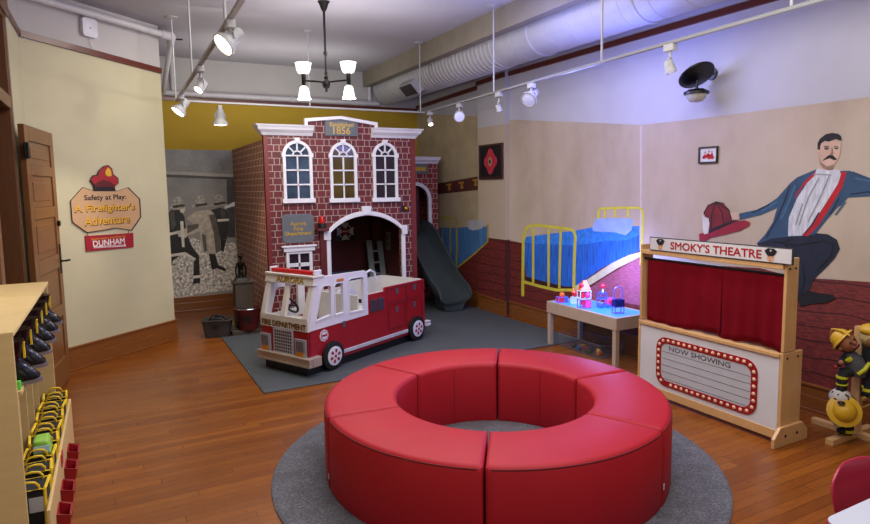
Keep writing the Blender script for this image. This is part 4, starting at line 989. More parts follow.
MB().box((-.04, -.025, .006), (.01, .025, .045)).build('panel', RQ[0], o); MB().box((.01, -.02, .006), (.04, .025, .045)).build('panel', RQ[4], o); MB().ball((0, 0, .066), .022).build('ball', RQ[1], o, smooth=60)
o = blk('block_figure', 'small white and red block figure beside tall orange-topped block tower', 575, 303)
mb = MB(); tile_box(mb, (0, 0, 0), .03, .025, .055, RQ[5]); mb.build('frame', None, o); MB().box((-.022, -.02, .004), (.022, .02, .05)).build('panel', RQ[5], o)
MB().ball((0, 0, .082), .027).build('ball', RQ[0], o, smooth=60); MB().lathe([(.02, 0), (.004, .035)], (-.015, 0, .095)).build('cone', RQ[1], o, smooth=40)
o = blk('block_tower', 'tallest pink see-through block tower with orange top on light table', 584, 307.5)
mb = MB(); tile_box(mb, (0, 0, 0), .048, .03, .075, RQ[3]); tile_box(mb, (0, 0, .075), .048, .03, .07, RQ[5]); mb.build('frame', None, o)
MB().box((-.002, -.034, .006), (.044, .026, .062)).build('panel', RQ[2], o); MB().ball((.02, -.022, .105), .024).build('ball', RQ[2], o, smooth=60); MB().box((-.03, -.02, .03), (-.012, .02, .14)).build('panel', RQ[0], o)
MB().hexa([(-.045,-.03,.146),(.048,-.03,.146),(.048,.03,.146),(-.045,.03,.146)], [(-.012,-.006,.225),(.016,-.006,.225),(.016,.006,.225),(-.012,.006,.225)]).build('roof', RQ[1], o); MB().ball((-.03, -.01, .185), .02).build('ball', RQ[0], o, smooth=60)
o = blk('block_vehicle', 'violet block vehicle with red heart and tall red-topped mast on light table', 606, 307)
mb = MB(); tile_box(mb, (0, 0, .016), .07, .028, .06, RQ[3]); tile_box(mb, (-.035, 0, .076), .03, .025, .05, RQ[4]); mb.build('frame', None, o)
MB().box((.0, -.03, .022), (.062, .024, .072)).build('panel', RQ[2], o); mb = MB(); mb.ball((.02, -.034, .056), .014).ball((.042, -.034, .056), .014); mb.lathe([(.024, 0), (.002, -.03)], (.031, -.034, .052)); mb.build('heart', RQ[0], o, smooth=60)
MB().cyl((-.03, 0, .126), (-.03, 0, .16), .008).build('mast', RQ[5], o); MB().ball((-.03, 0, .175), .022).build('ball', RQ[0], o, smooth=60)
for x in (-.05, 0, .05): MB().cyl((x, -.034, .016), (x, .034, .016), .016).build('wheel', RQ[4], o, smooth=40)
o = blk('block_gate', 'arched violet and dark blue see-through block tower at right end of light table', 618, 313)
mb = MB(); tile_box(mb, (0, 0, 0), .04, .025, .055, RQ[3]); tile_box(mb, (0, 0, .055), .04, .025, .055, RQ[6]); mb.build('frame', None, o)
MB().box((-.034, -.02, .06), (-.003, .02, .105)).box((.003, -.02, .06), (.034, .02, .105)).build('panel', RQ[6], o)
mb = MB().tube([(-.036, 0, .11), (-.036, 0, .165)] + arc((0, 0, .17), .036, PI, 0, 10) + [(.036, 0, .165), (.036, 0, .11)], .005, 6); mb.build('arch', RQ[3], o, smooth=50)
# clear bin of loose blocks under the table
bn = thing('plastic_bin', 'clear plastic bin of loose toys on floor under light table', 'bin', (4.17, 4.62, 0), PI/2)
CLR = mat('clear_bin_plastic', '8a8a92', .12, var=.05, alpha=.12)
mb = MB(); mb.hexa([(-.30,-.13,0),(.30,-.13,0),(.30,.13,0),(-.30,.13,0)], [(-.30,-.13,.006),(.30,-.13,.006),(.30,.13,.006),(-.30,.13,.006)])
for (a_, b_) in (((-.30,-.13),(.30,-.13)), ((.30,-.13),(.30,.13)), ((.30,.13),(-.30,.13)), ((-.30,.13),(-.30,-.13))): mb.strip([(a_[0],a_[1],.0),(b_[0],b_[1],.0)], [(a_[0]*1.06,a_[1]*1.1,.14),(b_[0]*1.06,b_[1]*1.1,.14)])
mb.build('tub', CLR, bn); rr_ = [Vector((a_, b_, .14)) for a_, b_ in ((-.32,-.145),(.32,-.145),(.32,.145),(-.32,.145))]
MB().tube(rr_, .007, 6, closed=True).build('rim', CLR, bn)
cs_ = ['b8601c', 'c08a1a', '1c3a22', '14141c', '8a1a1a', '203a6a', 'a8741c', '0e0e12']
nm = ['orange', 'amber', 'dark green', 'black', 'red', 'blue', 'ochre', 'small black']
for k, (h, c_) in enumerate(zip(cs_, nm)):
    y = 4.44 + .05*k; x = 4.14 + .05*math.sin(k*2.3)
    b_ = MB(); b_.lathe([(.022, 0), (.026, .01), (.026, .03), (.012, .045)], (0, 0, 0), n=10) if k % 2 else b_.box((-.026, -.02, 0), (.026, .02, .032)); 
    o = b_.build('toy_block', mat('toy_plastic_' + h, h, .4), bevel=.003); o.location = (x, y, .0075); o.rotation_euler.z = k
    tag(o, f'{c_} toy block lying in clear bin under light table', 'toy block', 'toy blocks in the clear bin')

# ================================================================== PUPPET STAND + PUPPETS
SP = Vector((4.225, 2.15, 0))
st_ = thing('puppet_stand', 'wooden post stand with dowel pegs holding puppets by right wall', 'puppet stand', SP)
MB().box((-.026, -.026, 0), (.026, .026, .735)).build('post', MAPLE, st_, bevel=.003)
MB().box((-.29, -.024, 0), (-.0262, .024, .04)).build('foot', MAPLE, st_, bevel=.003); MB().box((.0262, -.024, 0), (.19, .024, .04)).build('foot', MAPLE, st_, bevel=.003)
MB().box((-.024, .0262, 0), (.024, .27, .04)).build('foot', MAPLE, st_, bevel=.003); MB().box((-.024, -.29, 0), (.024, -.0262, .04)).build('foot', MAPLE, st_, bevel=.003)
REDT = mat('red_peg_tip', 'a5121c', .4)
def peg(a, b):
    a = Vector(a); b = Vector(b); p = MB().cyl(a, b, .006, n=8).build('peg', MAPLE, st_, smooth=40); MB().ball(b, .011, 10, 6).build('peg_tip', REDT, p, smooth=60)
ref = Vector((4.13, 2.17, 0))
def loc(px, py, r=ref): return pD(px, py, r) - SP
peg((-.026, 0, .46), loc(846.5, 362)); peg((-.026, .01, .42), loc(836, 367)); peg((-.026, -.005, .26), loc(845, 389)); peg((0, -.026, .30), (-.02, -.19, .42)); peg((0, -.026, .2), (.02, -.2, .33))
BLK = mat('black_puppet_cloth', '0f1014', .8, var=.2, scale=30); HIV = mat('lime_reflective_tape', 'b9b81e', .5, var=.1, emit=.02); GRY = mat('grey_puppet_vest', '4c4f55', .8, var=.15, scale=40)
PSK = mat('brown_puppet_skin', '8a5638', .7, var=.1, scale=20); PYH = mat('yellow_puppet_helmet', 'c2981a', .5, var=.12); 
R3 = lambda ax, ay, az: Matrix.Rotation(az, 3, 'Z') @ Matrix.Rotation(ay, 3, 'Y') @ Matrix.Rotation(ax, 3, 'X')
def P(px, py, d=0): return pD(px, py, Vector((4.10 , 2.14, 0))) - FWD * d
def puppet_limb(mb, pts, r): mb.tube(pts, r[0] if not isinstance(r, float) else r, 10, radii=r if not isinstance(r, float) else None)
# puppet 1 : boy in yellow helmet leaning on the post
pu = thing('hand_puppet', 'smiling brown-skinned firefighter puppet in yellow helmet atop puppet stand', 'puppet', P(847, 385) , 0, None); ps = pu.location.copy()
def pb(mb, name, m, par=None, s=None, **k): return mb.build(name, m, par or pu, shift=ps, **k)
mb = MB(); puppet_limb(mb, [P(848,352), P(853,360), P(858,368), P(857,376)], [.03, .055, .06, .045]); pb(mb, 'vest', GRY, smooth=60)
mb = MB(); puppet_limb(mb, [P(853,372,.045), P(858,367,.06), P(864,361,.05)], [.012, .014, .012]); pb(mb, 'vest_stripe', HIV, smooth=60)
hd_ = P(845.5, 342, .01); fdir = (-FWD + RIGHT*.12 + Vector((0,0,.28))).normalized(); upd = (Vector((0,0,1)) - RIGHT*.75 + FWD*.2); upd = (upd - fdir*upd.dot(fdir)).normalized(); rgt = upd.cross(fdir)*-1

rot = Matrix((rgt, -fdir, upd)).transposed()
h_ = pb(MB().ball(hd_, .058, 18, 12, (1, .95, 1.05), rot), 'head', PSK, smooth=80)
def onhead(x, z, d=.0): 
    v = Vector((x, -math.sqrt(max(.0, 1 - x*x - z*z)), z)); return hd_ + rot @ (v * (.059 + d))
mb = MB(); mb.ball(onhead(-.32, .15), .007, 8, 6).ball(onhead(.3, .15), .007, 8, 6); pb(mb, 'eye', INK, h_, smooth=60)
pb(MB().ball(onhead(0, -.12, .002), .012, 10, 6), 'nose', PSK, h_, smooth=60)
mb = MB().tube([onhead(-.45, -.38), onhead(-.2, -.52), onhead(.1, -.55), onhead(.4, -.4)], .006, 6, radii=[.004,.008,.008,.004]); pb(mb, 'mouth', mat('pink_puppet_mouth', 'b0606a', .6), h_, smooth=60)
mb = MB(); 
for sx in (-1, 1): mb.ball(hd_ + rot @ Vector((sx*.058, .005, -.005)), .015, 8, 6)
pb(mb, 'ear', PSK, h_, smooth=60)
mb = MB(); mb.ball(hd_ + rot @ Vector((0, .018, .0)), .061, 14, 9, (1.02, .95, .98), rot); mb.tube([hd_ + rot @ Vector((-.055, .02, 0)), hd_ + rot @ Vector((-.06, .02, -.06)), P(838, 366)], .02, 8, radii=[.025,.02,.012]); pb(mb, 'hair', mat('black_puppet_hair', '0d0a0a', .9), h_, smooth=60)
mb = MB(); q = rot @ Vector((0, .6, 1)).normalized()
mb.lathe([(.084, .022), (.08, .032), (.064, .038), (.058, .062), (.04, .085), (0, .093)], hd_, q, 18); pb(mb, 'helmet', PYH, h_, smooth=40)
mb = MB().tube([hd_ + rot @ Vector((0, -.07, .05)), hd_ + rot @ Vector((0, -.03, .098)), hd_ + rot @ Vector((0, .03, .108)), hd_ + rot @ Vector((0, .08, .06))], .006, 6); pb(mb, 'helmet_ridge', PYH, h_, smooth=60)
for side_, pts in (('l', [P(848,356), P(842,360), P(838.5,361,.03)]),):
    pb(MB().tube(pts, .02, 10, radii=[.024, .022, .017]), 'sleeve', BLK, smooth=60); pb(MB().tube([P(845,357,.02), P(847,359,.02)], .024, 10), 'cuff_stripe', HIV, smooth=60); pb(MB().ball(P(837.5, 361, .035), .016, 10, 7), 'hand', PSK, smooth=60)
for pts in ([P(851,372), P(844,372), P(842,380), P(842,386)], [P(858,372), P(866,372), P(868,380), P(867,390)]):
    pb(MB().tube(pts, .03, 10, radii=[.035, .036, .032, .028]), 'trouser_leg', BLK, smooth=60)
    a_, b_ = Vector(pts[2]), Vector(pts[3]); pb(MB().tube([b_ + (a_-b_)*.25, b_ + (a_-b_)*.45], .034, 10), 'trouser_stripe', HIV, smooth=60); pb(MB().tube([a_ + Vector((0,0,.012)), a_ + Vector((0,0,.028))], .035, 10), 'trouser_stripe', HIV, smooth=60)
    bt = b_ + Vector((0, 0, -.02)); pb(MB().tube([bt + Vector((0,0,.02)), bt, bt - RIGHT*.03 - FWD*.02 - Vector((0,0,.006))], .026, 10, radii=[.027, .03, .022]), 'boot', BLACKR, smooth=60)
    pb(MB().tube([bt - Vector((0,0,.024)) + RIGHT*.02, bt - RIGHT*.045 - FWD*.03 - Vector((0,0,.026))], .012, 8), 'boot_sole', mat('tan_boot_sole', '9a7a3a', .7), smooth=60)
# puppet 2 : spotted dog puppet hiding behind its yellow helmet
pu = thing('hand_puppet', 'black-spotted white dog puppet holding yellow helmet low on stand', 'puppet', P(842, 425)); ps = pu.location.copy()
t = NT('spotted_fur'); vn = t.new('TexVoronoi'); vn.inputs['Scale'].default_value = 26; t.link(t.tc.outputs['Object'], vn.inputs['Vector']); t.color(t.mix(t.math('LESS_THAN', vn.outputs['Distance'], .33), lin('b4aeaa'), lin('0c0c0e'))); t.b.inputs['Roughness'].default_value = .9
h_ = pb(MB().ball(P(840, 397), .062, 16, 10, (1.1, 1, .9)), 'head', t.m, smooth=80)
mb = MB().ball(P(848, 402, -.01), .02, 10, 7, (.7,.7,1.8)).ball(P(832.5, 397, -.01), .018, 10, 7, (.7,.7,1.6)); pb(mb, 'ear', t.m, h_, smooth=60)
pb(MB().tube([P(843,403), P(845,412), P(845,422)], .05, 12, radii=[.04, .055, .045]), 'coat', BLK, smooth=60)
pb(MB().tube([P(846,419,.045), P(847,413,.055), P(850,409,.05)], .012, 8), 'coat_stripe', HIV, smooth=60)
pb(MB().tube([P(833,413), P(835,421), P(838,426)], .018, 8), 'paw', t.m, smooth=60)
c0 = P(837, 407, .07); ax = (-FWD*.8 + Vector((0,0,.35)) - RIGHT*.25).normalized()
he = pb(MB().lathe([(.098, -.01), (.1, 0), (.07, .008), (.06, .03), (.04, .05), (0, .058)], c0, ax, 20), 'helmet', PYH, smooth=40)
pb(MB().box(c0 + Vector((-.001,-.001,-.001)), c0 + Vector((.001,.001,.001))), 'helmet_core', PYH, he) if False else None
q_ = ax.to_track_quat('Z', 'Y')
bd = c0 + ax*.026 - RIGHT*.03 + Vector((0,0,.052)); pb(MB().ball(bd, .022, 10, 6, (1, 1, .5)), 'helmet_badge', BLACKP, he, smooth=60)
pb(MB().tube([P(846,420), P(848,428), P(847,434)], .03, 10, radii=[.036, .034, .03]), 'trouser_leg', BLK, smooth=60); pb(MB().tube([P(847.5,429), P(847.5,432)], .035, 10), 'trouser_stripe', HIV, smooth=60)
bt = P(846, 434); bt.z = max(bt.z, .072); pb(MB().tube([bt, bt - RIGHT*.05 - Vector((0,0,.008))], .022, 10), 'boot', BLACKR, smooth=60)
pb(MB().tube([bt - Vector((0,0,.022)), bt - RIGHT*.065 - Vector((0,0,.024))], .009, 8), 'boot_sole', mat('tan_boot_sole', '9a7a3a'), smooth=60)
# puppet 3 behind the post at the frame edge
pr_ = Vector((4.27, 2.03, 0))
P3 = lambda px, py, d=0: pD(px, py, pr_) - FWD*d
pu = thing('hand_puppet', 'beige fuzzy puppet with brown muzzle right of post at frame edge', 'puppet', P3(872, 360)); ps = pu.location.copy()
h_ = pb(MB().ball(P3(873, 338), .07, 16, 10), 'head', mat('beige_fuzzy_fur', 'a08a58', .95, var=.25, scale=60), smooth=80)
pb(MB().ball(P3(866, 341, .045), .026, 10, 7, (1,1,1.2)), 'muzzle', mat('brown_muzzle_fur', '6b4420', .9), h_, smooth=60); pb(MB().ball(P3(869, 336, .06), .007, 8, 6), 'eye', INK, h_, smooth=60)
pb(MB().ball(P3(872, 330), .068, 14, 8, (1.05,1.05,.6)), 'helmet', PYH, h_, smooth=60)
pb(MB().tube([P3(872, 347), P3(873, 362), P3(873, 376)], .06, 12, radii=[.05,.065,.05]), 'coat', BLK, smooth=60); pb(MB().tube([P3(869.5,364,.05), P3(873,364,.065), P3(877,364,.05)], .011, 8), 'coat_stripe', HIV, smooth=60)
pb(MB().tube([P3(870, 374), P3(869, 386), P3(868, 394)], .03, 10), 'trouser_leg', BLK, smooth=60); pb(MB().tube([P3(868.5, 388), P3(868.5, 391)], .033, 10), 'trouser_stripe', HIV, smooth=60)

# ================================================================== RED CHILD CHAIR + WHITE TABLE
CT = wb = None
ZT = .52
c1 = gz(826, 518, ZT); 
tbl = thing('activity_table', 'white-topped child table with red edge at bottom right corner', 'table', (c1.x + .575, c1.y - .35, 0))
px_ = rrect(-.60, .60, -.35, .35, .05, 6)
MB().prism([(x, y, ZT - .006) for x, y in px_], (0, 0, .006)).build('table_top', mat('white_table_laminate', 'b8bccb', .35, var=.02), tbl)
MB().prism([(x*1.006, y*1.01, ZT - .03) for x, y in px_], (0, 0, .0235)).build('edge_band', mat('red_table_edge', '8e1424', .4), tbl)
for x in (-.5, .5):
    for y in (-.26, .26): MB().cyl((x, y, .0), (x, y, ZT - .03), .016, .02).build('leg', CHROME, tbl, smooth=40)
cc = gz(868, 464, .575)
CRM = mat('crimson_chair_plastic', 'a31d3c', .35, var=.05)
ch = thing('child_chair', 'crimson molded plastic child chair tucked behind white table', 'chair', (cc.x - .015, cc.y - .13, -.0), math.radians(-4))
# shell: seat and curved back
g = []; 
for j in range(13):
    v = j / 12
    if v < .45: f_ = v/.45; y = -.15 + .27*f_; z = .315 - .012*math.sin(f_*PI); hw = .155 + .015*f_
    else: f_ = (v-.45)/.55; y = .12 + .035*f_ + .03*math.sin(f_*PI*.5); z = .315 + .265*f_; hw = .17 + .008*math.sin(f_*PI) - (.045*max(0, f_-.8)/.2)
    g.append([(hw*(i/10*2-1), y - (.035*(1-(i/10*2-1)**2) if False else 0) - .02*((i/10*2-1)**2)*min(1, max(0, (v-.4)*4)), z - (.028*(i/10*2-1)**4*max(0, (v-.8)*5)) + .01*(i/10*2-1)**2*(v < .45)) for i in range(11)])
mb = MB()
for a_, b_ in zip(g, g[1:]): mb.strip(a_, b_)
bmesh.ops.remove_doubles(mb.bm, verts=mb.bm.verts, dist=1e-5)
o = mb.build('shell', CRM, ch, smooth=70); s_ = o.modifiers.new('t', 'SOLIDIFY'); s_.thickness = .012; s_.offset = 0; s2 = o.modifiers.new('s', 'SUBSURF'); s2.levels = 1; s2.render_levels = 2
for x in (-.13, .13):
    for y in (-.12, .11): MB().cyl((x*1.12, y*1.15, 0), (x, y, .31), .011, n=12).build('leg', CHROME, ch, smooth=40)

# ================================================================== CUBBY SHELF WITH BOOTS, BAGS, BINS
KX0, KX1, KY0, KY1, KZ = -.60, -.357, 2.74, 4.21, 1.15
cub = thing('cubby_shelf', 'birch plywood cubby shelf with divided bays along left wall', 'shelf', (KX1, KY0, 0))
KS = (KX1, KY0, 0)
def kb(mb, name, m=BIRCH, **k): return mb.build(name, m, cub, shift=KS, **k)
kb(MB().box((KX0, KY0, 0), (KX1, KY0 + .018, KZ - .018)), 'end_panel', bevel=.002); kb(MB().box((KX0, KY1 - .018, 0), (KX1, KY1, KZ - .018)), 'end_panel', bevel=.002)
for a_, b_ in ((KY0, 3.17), (3.172, 3.68), (3.682, KY1)): kb(MB().box((KX0, a_, KZ - .018), (KX1 + .004, b_, KZ)), 'top_board', bevel=.002)
kb(MB().box((KX0, KY0 + .018, .02), (KX0 + .01, KY1 - .018, KZ - .018)), 'back_panel', mat('pale_plywood_back', 'b09a78', .6))
NB = 6; bw_ = (KY1 - KY0 - .018) / NB
for k in range(1, NB): y = KY0 + .009 + bw_*k; kb(MB().box((KX0 + .01, y - .007, .09), (KX1 - .06, y + .007, KZ - .018)), 'divider')
kb(MB().box((KX0 + .01, KY0 + .018, .915 - .016), (KX1 + .012, KY1 - .018, .915)), 'boot_shelf')
kb(MB().box((KX0 + .01, KY0 + .018, .07), (-.283, KY1, .088)), 'bottom_board')
kb(MB().box((-.297, KY0, .0), (-.283, KY1, .43)), 'bin_front', wood('light_rail_wood', 'b89a66', 'd4b884', 5, (1, 6, 1)), bevel=.004)
# boots: one proto, five copies
BTM = mat('glossy_black_rubber', '0a0b10', .2, var=.1); BST = mat('silver_boot_trim', '8f8f92', .3, .7); 
def make_boot(label):
    o = thing('rubber_boot', label, 'boot', (0,0,0), 0, 'black boots along the cubby shelf')
    mb = MB(); mb.rings([[Vector((cx + rx*math.cos(2*PI*i/14), ry*math.sin(2*PI*i/14), z)) for i in range(14)] for cx, rx, ry, z in ((.02,.066,.040,.012),(.02,.068,.042,.03),(.008,.058,.042,.055),(-.01,.046,.044,.085),(-.018,.048,.056,.12),(-.016,.053,.062,.15),(-.014,.057,.065,.175))]); mb.build('boot_body', BTM, o, smooth=60)
    mb = MB(); mb.rings([[Vector((.02 + .075*math.cos(2*PI*i/18), .046*math.sin(2*PI*i/18), z)) for i in range(18)] for z in (0, .014)]); mb.build('sole', BST, o, smooth=40)
    MB().box((.036, -.006, .10), (.043, .006, .165)).build('pull_strap', YELL, o)
    return o
spots = [pX(58, 315, -.325), pX(51, 335, -.325), pX(45.5, 347, -.325), pX(41, 361, -.325), pX(37, 374, -.325)]
names = ['farthest black rubber boot on cubby shelf beside the door', 'second black rubber boot from far end of cubby shelf', 'third black rubber boot from far end of cubby shelf', 'fourth black rubber boot from far end, third from near', 'second black rubber boot from near end of cubby shelf', 'nearest black rubber boot on cubby shelf with lime tag below']
boot = make_boot(names[0])
for k in range(6):
    y = KY1 - .018 - bw_*(k + .5) + .02
    if k == 0: o = boot; o.location = (-.380, y, .9155)
    else: o = copy_thing(boot, (-.380, y, .9155), 0, names[k])
# hook rings at the boots' fronts
# bags: black tote with yellow piping and handles
TOTE = mat('black_tote_cloth', '0e0f12', .8, var=.2, scale=40); STR = mat('silver_reflective_stripe', 'a5a8b0', .4)
def make_bag(label):
    o = thing('tote_bag', label, 'bag', (0,0,0), 0, 'black tote bags in the cubby trough')
    MB().hexa([(-.050,-.055,0),(.050,-.055,0),(.050,.055,0),(-.050,.055,0)], [(-.055,-.06,.40),(.056,-.06,.40),(.056,.06,.40),(-.055,.06,.40)]).build('bag_body', TOTE, o, bevel=.006)
    mb = MB()
    for y in (-.061, .061): mb.tube([(-.051,y,.01),(-.056,y,.402),(.057,y,.402),(.051,y,.01)], .0065, 6)
    for x in (-.056, .057): mb.tube([(x,-.061,.402),(x,.061,.402)], .0065, 6)
    mb.build('piping', YELL, o, smooth=50)
    for y in (-.05, .05): MB().tube([(-.036,y,.40),(-.035,y-.004,.415),(-.024,y-.010,.432),(0,y-.014,.438),(.024,y-.010,.432),(.035,y-.004,.415),(.036,y,.40)], .0048, 6).build('handle', YELL, o, smooth=50)
    MB().box((.0525, -.055, .29), (.0565, .055, .33)).build('stripe', STR, o); MB().box((.0, -.0645, .31), (.05, -.0575, .37)).build('stripe', STR, o)
    return o
bl_ = ['farthest yellow-trimmed black tote in trough of cubby shelf', 'second yellow-trimmed black tote from far end of trough', 'third yellow-trimmed black tote from far end of trough', 'fourth yellow-trimmed black tote from far end of trough', 'fifth yellow-trimmed black tote from far end, beside red card', 'third yellow-trimmed black tote from near end, under lime vest', 'second yellow-trimmed black tote from near end of trough', 'nearest yellow-trimmed black tote in trough at bottom left']
bag = make_bag(bl_[0])
for k in range(8):
    y = KY1 - .10 - .176*k; rz = (.06, -.08, .05, -.05, .09, -.04, .07, -.06)[k]
    if k == 0: bag.location = (-.356, y, .0885); bag.rotation_euler.z = rz
    else: copy_thing(bag, (-.356, y, .0885), rz, bl_[k])
# red hanging bins
RBN = mat('red_bin_plastic', '8e0f1c', .35, var=.08)
def make_bin(label):
    o = thing('red_bin', label, 'bin', (0,0,0), 0, 'red bins on the trough front')
    mb = MB(); b0 = [(0,-.045,0),(.036,-.045,0),(.036,.045,0),(0,.045,0)]; t0 = [(0,-.06,.15),(.052,-.06,.135),(.052,.06,.135),(0,.06,.15)]
    mb.ngon(b0); mb.strip(b0, t0, True); t1 = [(.005,-.054,.15),(.047,-.054,.136),(.047,.054,.136),(.005,.054,.15)]; b1 = [(.005,-.04,.006),(.032,-.04,.006),(.032,.04,.006),(.005,.04,.006)]
    mb.strip(t0, t1, True); mb.strip(t1, b1, True); mb.ngon(b1); mb.build('bin_body', RBN, o)
    MB().tube([(.003,-.061,.15),(.053,-.061,.135),(.053,.061,.135),(.003,.061,.15)], .003, 6).build('bin_rim', RBN, o, smooth=50)
    return o
rn = ['farthest of the red plastic bins on cubby trough front', 'second red plastic bin from far end of trough front', 'third red plastic bin from far end of trough front', 'nearest red plastic bin on cubby trough front']
rb = make_bin(rn[0])
for k, y in enumerate((3.70, 3.48, 3.23, 2.99)):
    p = Vector((0, y, 0))
    if k == 0: rb.location = (-.2825, p.y, .165)
    else: copy_thing(rb, (-.2825, p.y, .165), 0, rn[k])
o = MB().box((-.2449, -.04, 0), (-.241, .04, .06)).build('red_card', mat('red_card_paper', 'a01424', .6)); o.location = (-.0382, 3.35, .365); tag(o, 'small red card clipped to wooden trough front of cubby', 'card')
# vest scraps and leather items
p = Vector((0, 3.23, 0))
vs = thing('safety_vest', 'folded lime green vest with pale blue stripe in cubby trough', 'vest', (-.345, p.y, .4895))
MB().hexa([(-.03,-.05,0),(.04,-.05,0),(.04,.05,0),(-.03,.05,0)], [(-.03,-.045,.07),(.03,-.045,.06),(.03,.045,.075),(-.03,.05,.07)]).build('vest_cloth', mat('lime_vest_cloth', '7ba838', .7, var=.15), vs, bevel=.01); MB().box((-.028, -.0525, .015), (.034, -.0475, .045)).build('reflective_stripe', mat('pale_blue_stripe', '9fc4d8', .4), vs)
vt = MB().box((-.014, -.008, 0), (.014, .008, .035)).build('lime_tag', mat('lime_tag_cloth', '5fd03a', .6), bevel=.004); vt.location = (-.362, KY0 + .045, .9155); tag(vt, 'bright lime green tag beside nearest boot on cubby shelf', 'tag')

# ================================================================== WALL SIGN
def sp3(px, py, off=.0):
    return pPlane(px, py, A0 + SN*off, SN)
W6 = crop(60, 155, 5.24)
sgn = thing('wall_sign', 'tan octagonal exhibit sign with red fire helmet on cream angled wall', 'sign', sp3(106, 215)); ss = sgn.location.copy()
def spoly(name, m, pts, off, th, par=None):
    mb = MB(); mb.prism([sp3(x, y, off) for x, y in W6(pts)], SN*th); return mb.build(name, m, par or sgn, shift=ss)
octg = [(118,172),(178,190),(300,190),(352,172),(413,232),(418,325),(372,393),(290,380),(230,392),(140,404),(66,350),(57,240)]
cxs, cys = 238, 285
spoly('sign_edge', mat('black_sign_edge', '1d1a16', .5), [(cxs + (x-cxs)*1.02, cys + (y-cys)*1.025) for x, y in octg], .001, .012)
bd_ = spoly('sign_board', wood('tan_sign_board', 'b08a62', 'c7a37a', 5, (2, 2, 14)), octg, .0132, .003)
HX = [(160,130),(172,110),(196,108),(205,82),(228,62),(250,57),(268,72),(275,104),(300,122),(303,145),(286,160),(262,140),(225,130),(198,140),(178,154)]
hlm = spoly('sign_helmet', mat('sign_helmet_red', '9a1a1e', .5), HX, .0134, .006)
spoly('helmet_outline', INK, [(cx_ , cy_) for cx_, cy_ in [(156,132),(170,106),(193,104),(202,80),(226,58),(251,52),(272,70),(279,101),(304,120),(307,147),(286,165),(290,190),(178,190),(175,158)]], .0132, .0045)
spoly('helmet_shield', mat('sign_shield_yellow', 'd3a62a', .5), [(238,85),(252,64),(266,80),(270,110),(252,112),(238,102)], .0196, .002, hlm)
spoly('helmet_brim_shade', mat('sign_brim_shade', '5c0c12', .5), [(178,154),(198,140),(225,130),(262,140),(286,160),(284,172),(240,166),(200,168),(182,170)], .0134, .006, hlm)
def stext(s, px, py, w, h, m, off, shadow=None, bold=.02, par=None, tilt=0):
    c0 = sp3(*W6([(px, py)])[0], off) - ss; up = Vector((0,0,1)) + SE*tilt; r_ = SE - Vector((0,0,1))*tilt
    sc_ = (sp3(*W6([(px + w/2, py)])[0], off) - sp3(*W6([(px - w/2, py)])[0], off)).length
    hh = (sp3(*W6([(px, py - h/2)])[0], off) - sp3(*W6([(px, py + h/2)])[0], off)).length
    if shadow: text('lettering_shadow', s, c0 - SN*.0006 + SE*.004 - Vector((0,0,.005)), r_, up, width=sc_*1.01, height=hh, m=shadow, parent=par or bd_, bold=bold*2.2, depth=.001)
    text('lettering', s, c0, r_, up, width=sc_, height=hh, m=m, parent=par or bd_, bold=bold, depth=.0015)
SY = mat('sign_yellow_paint', 'd9a42a', .5); SB = mat('sign_brown_paint', '3a2410', .5)
stext('Safety at Play:', 240, 225, 218, 34, INK, .0164); stext("A Firefighter's", 240, 280, 312, 46, SY, .0166, SB, .03); stext('Adventure', 250, 340, 235, 44, SY, .0166, SB, .03)
rbd = spoly('hanging_board', mat('sign_board_red', '9b1624', .5), [(128,425),(380,408),(382,482),(135,505)], .001, .012)
WH2 = mat('sign_white_paint', 'd8d4d0', .5)
stext('Sponsored by a grant from the', 256, 434, 180, 12, SY, .0132, None, .0, rbd); stext('DUNHAM', 258, 457, 165, 30, WH2, .0132, None, .03, rbd)
spoly('name_band', WH2, [(178,480),(345,468),(345,478),(178,490)], .0132, .001, rbd); stext('FOUNDATION', 260, 479.5, 150, 8, mat('sign_board_red', ''), .0144, None, .01, rbd)
mb = MB()
for a_, b_ in (((143,390),(146,424)), ((362,372),(360,410))): mb.cyl(sp3(*W6([a_])[0], .012), sp3(*W6([b_])[0], .008), .004, n=8)
islands(mb.build('hook_link', CHROME, sgn, shift=ss))
# wifi router box
rt = thing('wall_router', 'white rounded wifi box with dangling cable high on angled wall', 'router', sp3(87, 28)); ss2 = rt.location.copy()
fr_ = [sp3(79.5,15.5), sp3(94.5,19.5), sp3(95,39), sp3(81.5,35)]
w2 = (fr_[1]-fr_[0]).length/2; h2 = (fr_[0].z - fr_[3].z)/2
mb = MB(); mb.prism([SE*x + Vector((0,0,z)) for x, z in rrect(-w2, w2, -h2, h2, .03)], SN*.045); mb.build('router_case', mat('white_router_plastic', 'c9c9d0', .4), rt, bevel=.006)
MB().prism([SE*x + Vector((0,0,z)) + SN*.0452 for x, z in ((-.012,.0),(.012,.0),(0,-.012))], SN*.001).build('router_light', mat('blue_router_mark', '22306a', .4), rt)
MB().tube([SE*.01 + Vector((0,0,-h2)) + SN*.02, SE*.015 + Vector((0,0,-h2-.06)) + SN*.02, SE*.04 + Vector((0,0,-h2-.09)) + SN*.01], .004, 6).build('cable', IVORY, rt, smooth=50)

